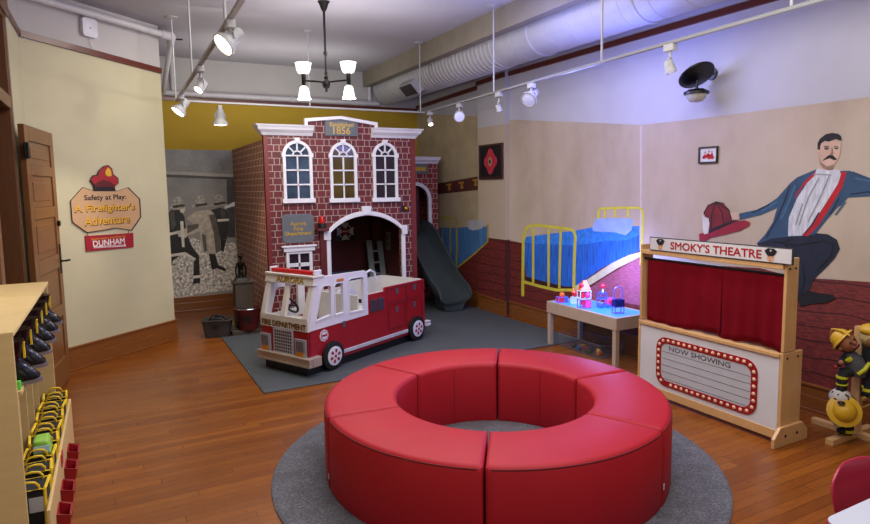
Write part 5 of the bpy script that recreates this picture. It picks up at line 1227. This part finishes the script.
# ================================================================== PIPES, DUCT
PIP = mat('painted_pipe', 'bdbbbd', .5, var=.05)
pp = thing('sprinkler_pipe', 'white pipe running under ceiling along angled wall to an elbow', 'pipe', sp3(105, 13, .08))
q0 = sp3(-40, -28, .085); q1 = sp3(168, 40, .085); q0.z = q1.z = .5*(sp3(105, 13, .085).z + q1.z)
sh = pp.location.copy()
pend = Vector((q1.x + .04, q1.y + .05, q1.z))
MB().cyl(q0, q1, .033, n=16).build('pipe_run', PIP, pp, smooth=40, shift=sh)
MB().cyl(pend + Vector((0, .02, -.01)), Vector((pend.x, 8.86, 2.95)), .03, n=16).build('pipe_run', PIP, pp, smooth=40, shift=sh)
mb = MB().ball(pend, .05).cyl(q1 - SE*.1, q1 + SE*.02, .044, n=16).cyl(pend + Vector((0,.02,-.01)), pend + Vector((0,.12,-.035)), .042, n=16); mb.build('elbow', PIP, pp, smooth=40, shift=sh)
MB().cyl(pend + Vector((.02, 0, -.02)), pend + Vector((.11, -.02, -.02)), .008).build('drain_plug', BLACKM, pp, shift=sh)
wp_ = thing('wall_pipe', 'long pale pipe running across back wall above yellow band', 'pipe', (2.2, 8.92, 2.95))
MB().cyl((.6, 8.92, 2.95), (3.75, 8.92, 2.95), .035, n=16).build('pipe_run', PIP, wp_, smooth=40, shift=(2.2, 8.92, 2.95))
mb = MB()
for x in (1.2, 2.4, 3.5): mb.cyl((x - .02, 8.92, 2.95), (x + .02, 8.92, 2.95), .043).box((x - .008, 8.92, 2.94), (x + .008, 9.0, 2.96))
mb.build('pipe_clamp', PIP, wp_, smooth=40, shift=(2.2, 8.92, 2.95))
# vertical conduits on the back wall and angled wall
for k, (px, lab) in enumerate(((172, 'left vertical conduit on grey upper back wall near angled wall'), (369, 'right vertical conduit on grey upper back wall near duct end'))):
    p = pY(px, 70, 8.96); o = MB().cyl((0, 0, 2.985), (0, 0, ZC), .03, n=12).build('conduit', PIP, smooth=40); o.location = (p.x, 8.965, 0); tag(o, lab, 'conduit')
DX, DZ, DR = 3.91, 3.188, .234
duct = thing('air_duct', 'large white spiral air duct under ceiling along right wall', 'duct', (DX, 8.6, DZ))
dsh = (DX, 8.6, DZ)
DUM = mat('white_duct_paint', 'a3a2a4', .5, var=.04)
prof = []; y = 8.75
h = -.0
mb = MB(); pr2 = [(DR*.6, 0), (DR, .0)]
n_r = 0; yy = 0
while yy < 3.3: pr2 += [(DR, yy), (DR + .010, yy + .012), (DR + .010, yy + .02), (DR, yy + .032)]; yy += .085
while yy < 9: pr2 += [(DR, yy), (DR + .003, yy + .004), (DR, yy + .008)]; yy += .3
pr2 += [(DR, 10.8)]
mb.lathe(pr2, (DX, 8.93, DZ), (0, -1, 0), 40); mb.build('duct_tube', DUM, duct, smooth=30, shift=dsh)
MB().lathe([(DR + .004, 0), (DR + .01, .01), (DR + .01, .04), (DR + .004, .05)], (DX, 5.05, DZ), (0,-1,0), 40).build('duct_joint', DUM, duct, smooth=40, shift=dsh)
MB().lathe([(DR + .004, 0), (DR + .01, .01), (DR + .01, .04), (DR + .004, .05)], (DX, 3.7, DZ), (0,-1,0), 40).build('duct_joint', DUM, duct, smooth=40, shift=dsh)
# diffuser box
dv = Vector((-.75, 0, -.66)).normalized(); dn = Vector((0, 1, 0)); du = dv.cross(dn)
dc = Vector((DX, pX(412, 92, 3.72).y, DZ)) + dv*(DR - .03)
mb = MB(); w_ = .20; hh_ = .095; L_ = .12
mb.hexa([dc + dn*a_*w_ + du*b_*hh_ for a_, b_ in ((-1,-1),(1,-1),(1,1),(-1,1))], [dc + dv*L_ + dn*a_*w_ + du*b_*hh_ for a_, b_ in ((-1,-1),(1,-1),(1,1),(-1,1))])
df_ = mb.build('diffuser', DUM, duct, shift=dsh)
mb = MB(); e_ = dc + dv*(L_ + .001); mb.prism([e_ + dn*a_*(w_-.02) + du*b_*(hh_-.015) for a_, b_ in ((-1,-1),(1,-1),(1,1),(-1,1))], dv*.002)
for k in range(6): pass
gl = mb.build('diffuser_grille', mat('dark_vent_grille', '2a2826', .6), df_, shift=dsh)
mb = MB()
for k in range(7): s_ = -w_ + .04 + k*(2*w_-.08)/6; mb.prism([e_ + dv*.003 + dn*(s_-.003) - du*(hh_-.018), e_ + dv*.003 + dn*(s_+.003) - du*(hh_-.018), e_ + dv*.003 + dn*(s_+.003) + du*(hh_-.018), e_ + dv*.003 + dn*(s_-.003) + du*(hh_-.018)], dv*.004)
mb.build('louver', mat('grey_louver', '55524e', .5), gl, shift=dsh)
mb = MB()
for y in (6.6, 4.3, 2.5): mb.cyl((DX - .12, y, DZ + DR - .05), (DX - .12, y, ZC - .001), .006)
mb.build('hanger_rod', PIP, duct, shift=dsh)

# ================================================================== TRACK LIGHTING
ZK = 2.58
TW = mat('white_track_metal', '9b9a9a', .5, var=.04)
TK = mat('pale_track_rail', '767576', .55, var=.04)
TG = mat('grey_track_metal', '8f8a86', .4, .2, var=.04)
def track(label, p, q, rods, m):
    p = Vector(p); q = Vector(q); c0 = (p+q)/2; o = thing('lighting_track', label, 'track', c0)
    d = (q-p).normalized(); n_ = Vector((-d.y, d.x, 0))*.014; hh = Vector((0,0,.02))
    MB().hexa([p-n_, q-n_, q+n_, p+n_], [p-n_+hh, q-n_+hh, q+n_+hh, p+n_+hh]).build('rail', m, o, shift=c0, bevel=.002)
    for r_ in rods:
        r_ = Vector(r_); MB().cyl((r_.x, r_.y, ZK + .022), (r_.x, r_.y, ZC - .02), .0085, n=10).build('drop_rod', TW, o, smooth=40, shift=c0)
        MB().lathe([(.012, -.022), (.03, -.02), (.062, -.008), (.065, 0)], (r_.x, r_.y, ZC - .0005), n=20).build('canopy', TW, o, smooth=40, shift=c0)
    return o
CL = Vector((.665, 6.93, ZK)); CR = Vector((3.525, 6.93, ZK)); NR = Vector((3.20, .6, ZK)); NLp = Vector((.60, .8, ZK))
def on_track(px, py, z=ZK): return gz(px, py, z)
def snapL(px, py): p = on_track(px, py); f_ = (p.y - NLp.y)/(CL.y - NLp.y); return NLp.lerp(CL, f_)
def snapR(px, py): p = on_track(px, py); f_ = (p.y - NR.y)/(CR.y - NR.y); return NR.lerp(CR, f_)
track('left grey lighting track running toward back wall', NLp, CL + Vector((0,.03,0)), [(.66, 6.95), snapL(193, 78), snapL(222, 27)], TG)
track('back white lighting track in front of brick firehouse top', CL + Vector((.05,0,0)), CR, [(2.07, 6.93), (3.46, 6.9)], TW)
track('right white lighting track along mural wall', NR, CR - Vector((0,.06,0)), [snapR(497, 94), snapR(606, 64), snapR(790, 10)], TK)
def spot(label, p, aim, glow, size=1.0, drop=.10, kind='bell', power=0, lcol=(1,.9,.75), ang=1.2):
    p = Vector(p); o = thing('track_spotlight', label, 'spotlight', p, 0, 'track spotlights')
    aim = Vector(aim).normalized()
    MB().box((-.022, -.04, -.045), (.022, .04, -.001)).build('adapter', TW, o, bevel=.004)
    c0 = Vector((0, 0, -.045 - drop))
    sd = aim.cross(Vector((0,0,1))); sd = sd.normalized() if sd.length > .1 else Vector((1,0,0))
    mb = MB().cyl((0,0,-.045), (0,0,-.045 - drop*.45), .011*size, n=10)
    for s_ in (-1, 1): mb.tube([Vector((0,0,-.045-drop*.4)), Vector((0,0,-.045-drop*.45)) + sd*s_*.035*size, c0 + sd*s_*.04*size], .006*size, 6)
    mb.build('yoke', TW, o, smooth=40)
    s = size
    if kind == 'bell': pr = [(.0, -.07*s), (.028*s, -.068*s), (.032*s, -.03*s), (.034*s, 0), (.058*s, .035*s), (.062*s, .055*s), (.055*s, .056*s), (.052*s, .05*s)]
    else: pr = [(.0, -.05*s), (.035*s, -.05*s), (.04*s, 0), (.044*s, .05*s), (.04*s, .052*s), (.036*s, .046*s)]
    h_ = MB().lathe(pr, c0, aim, 20, caps=False).build('lamp_head', TW, o, smooth=40)
    rr = pr[-1][0]; zz_ = pr[-1][1]
    MB().lathe([(rr, zz_), (rr*.6, zz_ + .006*s), (0, zz_ + .008*s)], c0, aim, 20).build('lens', glow, h_, smooth=60)
    if power:
        l = bpy.data.lights.new('track_lamp', 'SPOT'); l.energy = power; l.color = lcol; l.spot_size = ang; l.spot_blend = .8; l.shadow_soft_size = .05
        lo = bpy.data.objects.new('track_lamp', l); COL.objects.link(lo); lo.location = p + c0 + aim*(.09*s); lo.rotation_euler = aim.to_track_quat('-Z', 'Y').to_euler()
    return o
WM = (1, .88, .72); CW = (1, .94, .86)
def vw(r_, t_, u_): return RIGHT*r_ - FWD*t_ + Vector((0,0,u_))
LAMPG = mat('frosted_lamp_face', 'b4b8d4', .3, var=.05, emit=.35, emitc='c8ccff')
spot('large glowing white spotlight on left track nearest the camera', snapL(226, 20), vw(-.55, .55, -.62), LAMPW, 1.1, .055, 'bell', 70, CW)
spot('small glowing spotlight midway along left track', snapL(198.5, 66), vw(-.3, .5, -.7), LAMPW, .85, .10, 'can', 60, WM)
spot('glowing tilted spotlight at far corner of left track', snapL(184, 95), vw(-.45, .4, -.75), LAMPW, 1.2, .07, 'bell', 60, WM)
spot('glowing white bell spotlight hanging from back track above yellow wall', gz(219.5, 105.5, ZK), (0, .0, -1), LAMPW, 1.35, .09, 'bell', 60, WM)
spot('small glowing spotlight at far end of right track by firehouse', snapR(435, 112), vw(.2, .5, -.8), LAMPW, .75, .08, 'can', 30, WM)
spot('round-faced spotlight second from far end of right track', snapR(468, 104), vw(-.05, .9, -.25), LAMPG, 1.0, .09, 'bell', 25, CW)
spot('small ivory spotlight below rod on right track', snapR(508, 93), vw(.3, .15, -.9), LAMPG, .7, .11, 'can', 35, CW)
spot('large bluish bell spotlight on right track beside framed red badge', snapR(541, 84), vw(-.45, .55, -.5), LAMPG, 1.25, .07, 'bell', 25, CW)
spot('small ivory spotlight on right track near black wall lamp', snapR(676, 45), vw(.2, .15, -.8), LAMPG, .8, .10, 'can', 45, CW)

# ================================================================== CHANDELIER
HC = Vector((1.90, 5.80, 0)); zH = pD(326, 82.5, HC).z
cd = thing('chandelier', 'dark bronze two-arm chandelier with four white glass shades', 'chandelier', (HC.x, HC.y, ZC))
ck = (HC.x, HC.y, ZC)
BRZ = mat('dark_bronze_metal', '17130f', .4, .6)
U = RIGHT
hub = Vector((HC.x, HC.y, zH))
MB().cyl(hub, Vector((HC.x, HC.y, ZC - .03)), .011, n=12).build('rod', BRZ, cd, smooth=40, shift=ck)
MB().lathe([(.0, -.09), (.018, -.088), (.032, -.06), (.045, -.02), (.06, 0)], (HC.x, HC.y, ZC - .0005), n=20).build('ceiling_canopy', BRZ, cd, smooth=40, shift=ck)
zk = pD(326, 53.5, HC).z
MB().lathe([(.0, -.09), (.012, -.085), (.01, -.06), (.03, -.05), (.038, -.02), (.034, .01), (.016, .03), (.022, .05), (.012, .07), (.018, .09), (.012, .1)], hub, n=18).lathe([(.011, -.02), (.02, -.015), (.02, .015), (.011, .02)], (HC.x, HC.y, zk), n=14).build('hub', BRZ, cd, smooth=40, shift=ck)
SHG = mat('frosted_glass_shade', 'f2f2ee', .3, var=.03, emit=1.1, emitc='f4f0e4')
for s_ in (-1, 1):
    e = hub + U*s_*.215 + Vector((0, 0, .02 if s_ < 0 else .02))
    am_ = MB().tube([hub, hub + U*s_*.1 + Vector((0,0,.012)), e], .0085, 8).lathe([(.012,-.05),(.02,-.04),(.02,.05),(.03,.06)], e, n=14).build('arm', BRZ, cd, smooth=40, shift=ck)
    up_ = MB().lathe([(.022, .06), (.05, .07), (.066, .10), (.074, .15), (.08, .165), (.076, .165), (.07, .15), (.06, .10), (.02, .07)], e, n=24, caps=False).build('upper_shade', SHG, cd, smooth=50, shift=ck)
    dn_ = MB().lathe([(.02, -.05), (.04, -.065), (.05, -.11), (.056, -.15), (.066, -.175), (.062, -.175), (.052, -.15), (.045, -.11), (.015, -.06)], e, n=24, caps=False).build('lower_shade', SHG, cd, smooth=50, shift=ck)
    MB().ball(e + Vector((0,0,.145)), .034).build('bulb', LAMPW, up_, smooth=60, shift=ck); MB().ball(e + Vector((0,0,-.15)), .034).build('bulb', LAMPW, dn_, smooth=60, shift=ck)
    for dz in (.25, -.26):
        l = bpy.data.lights.new('chandelier_lamp', 'POINT'); l.energy = 4 if dz > 0 else 16; l.color = (1, .95, .88); l.shadow_soft_size = .06
        lo = bpy.data.objects.new('chandelier_lamp', l); COL.objects.link(lo); lo.location = e + Vector((0,0,dz))

# ================================================================== BLACK WALL LAMP, PICTURES
pc = pX(696.5, 75, XR - .19)
wl_ = thing('wall_lamp', 'black disc wall lamp with frosted bowl high on lilac wall', 'lamp', (XR, pc.y, pc.z)); wk = (XR, pc.y, pc.z)
mb = MB().lathe([(0, .02), (.06, .02), (.132, .01), (.145, 0), (.14, -.010), (.09, -.026), (.03, -.034), (0, -.034)], (XR - .19, pc.y, pc.z), (FWD*.56 + Vector((0,0,.80)) - RIGHT*.16).normalized(), 28); mb.build('disc_shade', BLACKP, wl_, smooth=40, shift=wk)
MB().tube([(XR - .004, pc.y, pc.z + .02), (XR - .1, pc.y, pc.z + .03), (XR - .17, pc.y, pc.z)], .012, 8).lathe([(.05,0),(.05,.015)], (XR - .001, pc.y, pc.z + .02), (-1,0,0), 18).build('wall_bracket', BLACKP, wl_, smooth=40, shift=wk)
b0 = Vector((XR - .185, pc.y + .0, pc.z - .135))
MB().cyl((XR - .18, pc.y, pc.z - .04), b0 + Vector((0,0,.02)), .012).build('stem', BLACKP, wl_, smooth=40, shift=wk)
MB().lathe([(0, .025), (.06, .022), (.098, .0), (.098, -.018), (.08, -.02)], b0, n=26).build('lower_cap', BLACKP, wl_, smooth=40, shift=wk)
MB().lathe([(.08, -.018), (.074, -.05), (.05, -.075), (0, -.085)], b0, n=24).build('frosted_bowl', mat('frosted_bowl_glass', 'aaa69c', .4, emit=.12), wl_, smooth=50, shift=wk)
# framed red badge on pilaster
a = pX(480, 145.5, 4.385); b = pX(503.8, 178.8, 4.385); yc = (a.y+b.y)/2; zc = (a.z+b.z)/2; hw = abs(a.y-b.y)/2; hh = abs(a.z-b.z)/2
pf = thing('framed_badge', 'dark wood framed red fire badge on black mat on pilaster', 'picture', (4.3845, yc, zc))
MB().band([(0,-hw,-hh),(0,hw,-hh),(0,hw,hh),(0,-hw,hh)], [(0,-hw+.03,-hh+.03),(0,hw-.03,-hh+.03),(0,hw-.03,hh-.03),(0,-hw+.03,hh-.03)], (-.025,0,0), closed=True).build('frame', wood('dark_frame_wood', '2e1510', '45231a'), pf, bevel=.003)
MB().box((-.01, -hw+.025, -hh+.025), (-.001, hw-.025, hh-.025)).build('mat_board', mat('black_mat_board', '08080a', .6), pf)
pts = []
for k in range(40):
    an = 2*PI*k/40; r_ = 1 + .14*math.cos(4*an) ; pts.append((-.0105, hw*.5*r_*math.cos(an)*.95, hh*.66*r_*math.sin(an)))
bg = MB().prism(pts, (-.012,0,0)).build('red_badge', mat('red_badge_cloth', 'b3283c', .6, var=.25, scale=30), pf, bevel=.004)
MB().prism([(-.0232, hw*.16*math.cos(2*PI*k/20), hh*.24*math.sin(2*PI*k/20)) for k in range(20)], (-.003,0,0)).build('badge_center', mat('gold_badge_center', 'b09a6a', .4, .3), bg); MB().prism([(-.0265, hw*.08*math.cos(2*PI*k/16), hh*.13*math.sin(2*PI*k/16)) for k in range(16)], (-.002,0,0)).build('badge_dot', INK, bg)
# small framed print
a = pX(700, 148, XR); b = pX(718.5, 162, XR); yc = (a.y+b.y)/2; zc = (a.z+b.z)/2; hw = abs(a.y-b.y)/2; hh = abs(a.z-b.z)/2 + .006
pf = thing('framed_print', 'small black-framed white print with red drawing on tan wall', 'picture', (XR - .0045, yc, zc))
MB().band([(0,-hw,-hh),(0,hw,-hh),(0,hw,hh),(0,-hw,hh)], [(0,-hw+.012,-hh+.012),(0,hw-.012,-hh+.012),(0,hw-.012,hh-.012),(0,-hw+.012,hh-.012)], (-.016,0,0), closed=True).build('frame', BLACKP, pf)
pr_m = MB().box((-.006, -hw+.01, -hh+.01), (-.001, hw-.01, hh-.01)).build('print_paper', mat('white_print_paper', 'c9c6c6', .6), pf)
mb = MB()
for y, z, r_ in ((.03, -.012, .02), (-.01, -.018, .022), (-.04, -.022, .018), (.0, .0, .016), (-.035, .0, .014), (.045,-.02,.012)): mb.prism([(-.0065, y + r_*math.cos(2*PI*k/10), z + r_*.9*math.sin(2*PI*k/10)) for k in range(10)], (-.001,0,0))
mb.build('red_drawing', mat('red_drawing_ink', 'b0161c', .6), pr_m)
mb = MB()
for y, z in ((.03, .02), (-.008, .028), (-.035, .022)): mb.prism([(-.0065, y + .011*math.cos(2*PI*k/10), z + .011*math.sin(2*PI*k/10)) for k in range(10)], (-.001,0,0))
mb.build('drawn_head', mat('tan_drawing_ink', 'b58a70', .6), pr_m)

# ================================================================== PUMP, POST, BUCKET, BASKET
pd = thing('wooden_post_block', 'weathered square wood post on low plank base beside brick wall', 'post', (1.33, 7.36, 0))
WTH = wood('weathered_grey_wood', '2f271e', '50453a', 6, (8, 8, 1), .8, 0)
MB().box((-.19, -.20, 0), (.20, .17, .05)).build('base_plank', WTH, pd, bevel=.004); MB().box((-.105, -.02, .05), (.105, .16, .575)).build('post_block', WTH, pd, bevel=.006); MB().box((-.12, -.035, .575), (.12, .17, .595)).build('cap_board', WTH, pd, bevel=.004)
pm2 = thing('hand_pump', 'black cast iron hand pump standing on wooden post block', 'pump', (1.31, 7.42, .5955))
IRON = mat('black_cast_iron', '0a0a0c', .45, .5)
MB().hexa([(-.09,-.06,0),(.09,-.06,0),(.09,.06,0),(-.09,.06,0)], [(-.05,-.04,.04),(.05,-.04,.04),(.05,.04,.04),(-.05,.04,.04)]).build('pump_base', IRON, pm2, bevel=.004)
MB().lathe([(.042, .04), (.034, .06), (.03, .16), (.038, .18), (.05, .19), (.05, .215), (.03, .22)], n=16).build('pump_body', IRON, pm2, smooth=40)
MB().tube([(0,-.03,.12),(0,-.07,.125),(0,-.09,.10)], .014, 8).build('spout', IRON, pm2, smooth=40)
MB().cyl((0,0,.215), (0,0,.30), .009).tube([(0,.03,.24),(.02,.0,.275),(-.03,-.05,.30)], .009, 8).tube(arc((0,0,.30), .025, 0, 2*PI, 12)[:-1], .006, 6, closed=True).build('pump_handle', IRON, pm2, smooth=40)
MB().tube([(.05,.0,.04),(.06,0,.12),(.045,0,.19)], .01, 6).tube([(-.05,.0,.04),(-.06,0,.12),(-.045,0,.19)], .01, 6).build('pump_bracket', IRON, pm2, smooth=40)
bkp = Vector((1.335, 7.235, .0505))
bk = thing('fire_bucket', 'red metal fire bucket in front of wooden post', 'bucket', bkp)
MB().lathe([(.105, 0), (.108, .01), (.145, .24), (.15, .25), (.146, .256), (.138, .25), (.1, .015), (0, .012)], n=28).build('bucket_body', mat('worn_red_bucket_paint', '560e10', .5, var=.25, scale=12), bk, smooth=40)
MB().tube(arc((0,0,.252), .148, 0, 2*PI, 28, (1,0,0), (0,1,0))[:-1], .006, 6, closed=True).build('bucket_rim', CHROME, bk, smooth=50)
MB().tube(arc((0,0,.25), .146, 0, PI, 16, RIGHT, (-FWD*.9 + Vector((0,0,.12))).normalized(), .142), .004, 6).build('bail_handle', BLACKM, bk, smooth=50)
for k, chs in enumerate('FIRE'):
    an = math.atan2(-FWD.y, -FWD.x) + (k - 1.5)*.34; d = Vector((math.cos(an), math.sin(an), 0)); r2 = Vector((-d.y, d.x, 0))
    text('lettering', chs, d*.1315 + Vector((0,0,.135)), r2, Vector((d.x*.15, d.y*.15, 1)), height=.085, m=mat('dark_stencil_paint', '1c0808', .6), parent=bk, depth=.0015, bold=.02)
bs = thing('wicker_basket', 'grey woven basket with looped handles on floor by mat corner', 'basket', (1.0, 7.27, 0), math.radians(-20))
t = NT('grey_wicker'); x, y, z = t.xyz(); wv = t.math('MULTIPLY', t.math('SINE', t.math('MULTIPLY', t.math('ADD', x, y), 260.0)), t.math('SINE', t.math('MULTIPLY', z, 300.0))); t.color(t.mix(t.ramp(wv, -1, 1), lin('1e1a18'), lin('4a423c'))); t.b.inputs['Roughness'].default_value = .8; t.bump(wv, .6, .006)
def rr2(hx, hy, r_, z): return [Vector((x, y, z)) for x, y in rrect(-hx, hx, -hy, hy, r_, 5)]
MB().rings([rr2(.125,.085,.03,0), rr2(.14,.1,.03,.09), rr2(.155,.11,.03,.19), rr2(.16,.115,.03,.195), rr2(.145,.1,.03,.19), rr2(.12,.08,.03,.02)], True, True).build('basket_body', t.m, bs, smooth=50)
MB().tube(rr2(.157,.112,.03,.195), .009, 6, closed=True).build('basket_rim', t.m, bs, smooth=50)
MB().box((-.035, -.118, .12), (.035, -.108, .15)).build('grip_slot', BLACKR, bs)
mb = MB().tube([(-.1,.02,.17),(-.06,0,.235),(0,-.02,.25),(.06,0,.23),(.1,.03,.17)], .009, 6).tube([(-.09,.06,.17),(-.02,.05,.22),(.05,.04,.225),(.11,.0,.18)], .009, 6).tube([(-.11,-.04,.17),(-.03,-.06,.215),(.05,-.05,.21),(.1,-.06,.18)], .009, 6); mb.build('coiled_strap', BLACKR, bs, smooth=50)

# ================================================================== LIGHTS
def area(name, loc_, rot_, size, sizey, e, col):
    l = bpy.data.lights.new(name, 'AREA'); l.shape = 'RECTANGLE'; l.size = size; l.size_y = sizey; l.energy = e; l.color = col
    o = bpy.data.objects.new(name, l); COL.objects.link(o); o.location = loc_; o.rotation_euler = rot_; return o
area('ceiling_fill_near', (1.9, 1.4, 3.38), (0, 0, 0), 2.4, 2.2, 105, (1, .95, .9))  # added unseen fill under the ceiling, no fixture modelled
area('ceiling_fill_mid', (1.9, 4.2, 3.38), (0, 0, 0), 2.2, 1.8, 85, (1, .95, .9))  # second added ceiling fill, over the middle of the room
area('ceiling_fill_far', (1.1, 6.3, 3.38), (math.radians(18), 0, 0), 1, .8, 32, (1, .93, .84))  # added fill tilted toward the back of the room
area('upward_fill_near', (1.8, 1.6, 2.2), (PI, 0, 0), 3, 3, 60, (.95, .95, 1))  # unseen upward fill, added to brighten the ceiling
area('upward_fill_mid', (1.8, 5.0, 2.75), (PI, 0, 0), 2, 2, 26, (.95, .93, 1))  # added upward fill for the middle ceiling
area('upward_fill_far', (2.0, 7.9, 2.7), (math.radians(160), 0, 0), 2, .8, 14, (1, .97, .95))  # added unseen fill above the firehouse, lifts upper back wall
area('fill_behind', (1.2, -2.4, 2.2), (math.radians(80), 0, 0), 3.5, 1.8, 22, (1, .97, .94))  # weak frontal fill added behind the camera
def pt(name, loc_, e, col, r_=.15):
    l = bpy.data.lights.new(name, 'POINT'); l.energy = e; l.color = col; l.shadow_soft_size = r_
    o = bpy.data.objects.new(name, l); COL.objects.link(o); o.location = loc_; return o
pt('blue_glow_table', (4.12, 4.30, .85), 26, (.30, .34, 1), .12)
pt('blue_fill_wall', (3.55, 4.1, 2.45), 30, (.28, .30, 1), .2)  # unseen blue point light, added to tint the upper wall
pt('blue_fill_ceiling', (3.1, 4.4, 2.95), 24, (.2, .26, 1), .1)  # added blue point light without fixture, tints ceiling and beam
pt('blue_fill_duct', (3.75, 3.7, 2.72), 9, (.12, .18, 1), .12)  # added blue point light tinting the duct's underside

w = bpy.data.worlds.new('world'); scn.world = w; w.use_nodes = True
w.node_tree.nodes['Background'].inputs[0].default_value = (.5, .52, .58, 1); w.node_tree.nodes['Background'].inputs[1].default_value = .15

# ================================================================== CAMERA
cam = bpy.data.cameras.new('camera'); co = bpy.data.objects.new('camera', cam); COL.objects.link(co)
cam.sensor_fit = 'HORIZONTAL'; cam.sensor_width = 36; cam.lens = F * 36 / 870; cam.shift_x = 0; cam.shift_y = (CY - 262) / 870
fwd = FWD*math.cos(PITCH) + Vector((0,0,-math.sin(PITCH))); upv = FWD*math.sin(PITCH) + Vector((0,0,math.cos(PITCH))); rg = RIGHT.copy()
c, s = math.cos(ROLL), math.sin(ROLL)
r2 = rg*c + upv*s; u2 = upv*c - rg*s
# image axis: u = c*a + s*b (b down) -> camera right = c*right - s*(-up)
M = Matrix((r2, u2, -fwd)).transposed().to_4x4(); M.translation = EYE; co.matrix_world = M
cam.clip_start = .05; cam.clip_end = 60
scn.camera = co
scn.view_settings.view_transform = 'Standard'; scn.view_settings.look = 'None'; scn.view_settings.exposure = -.24; scn.view_settings.gamma = 1
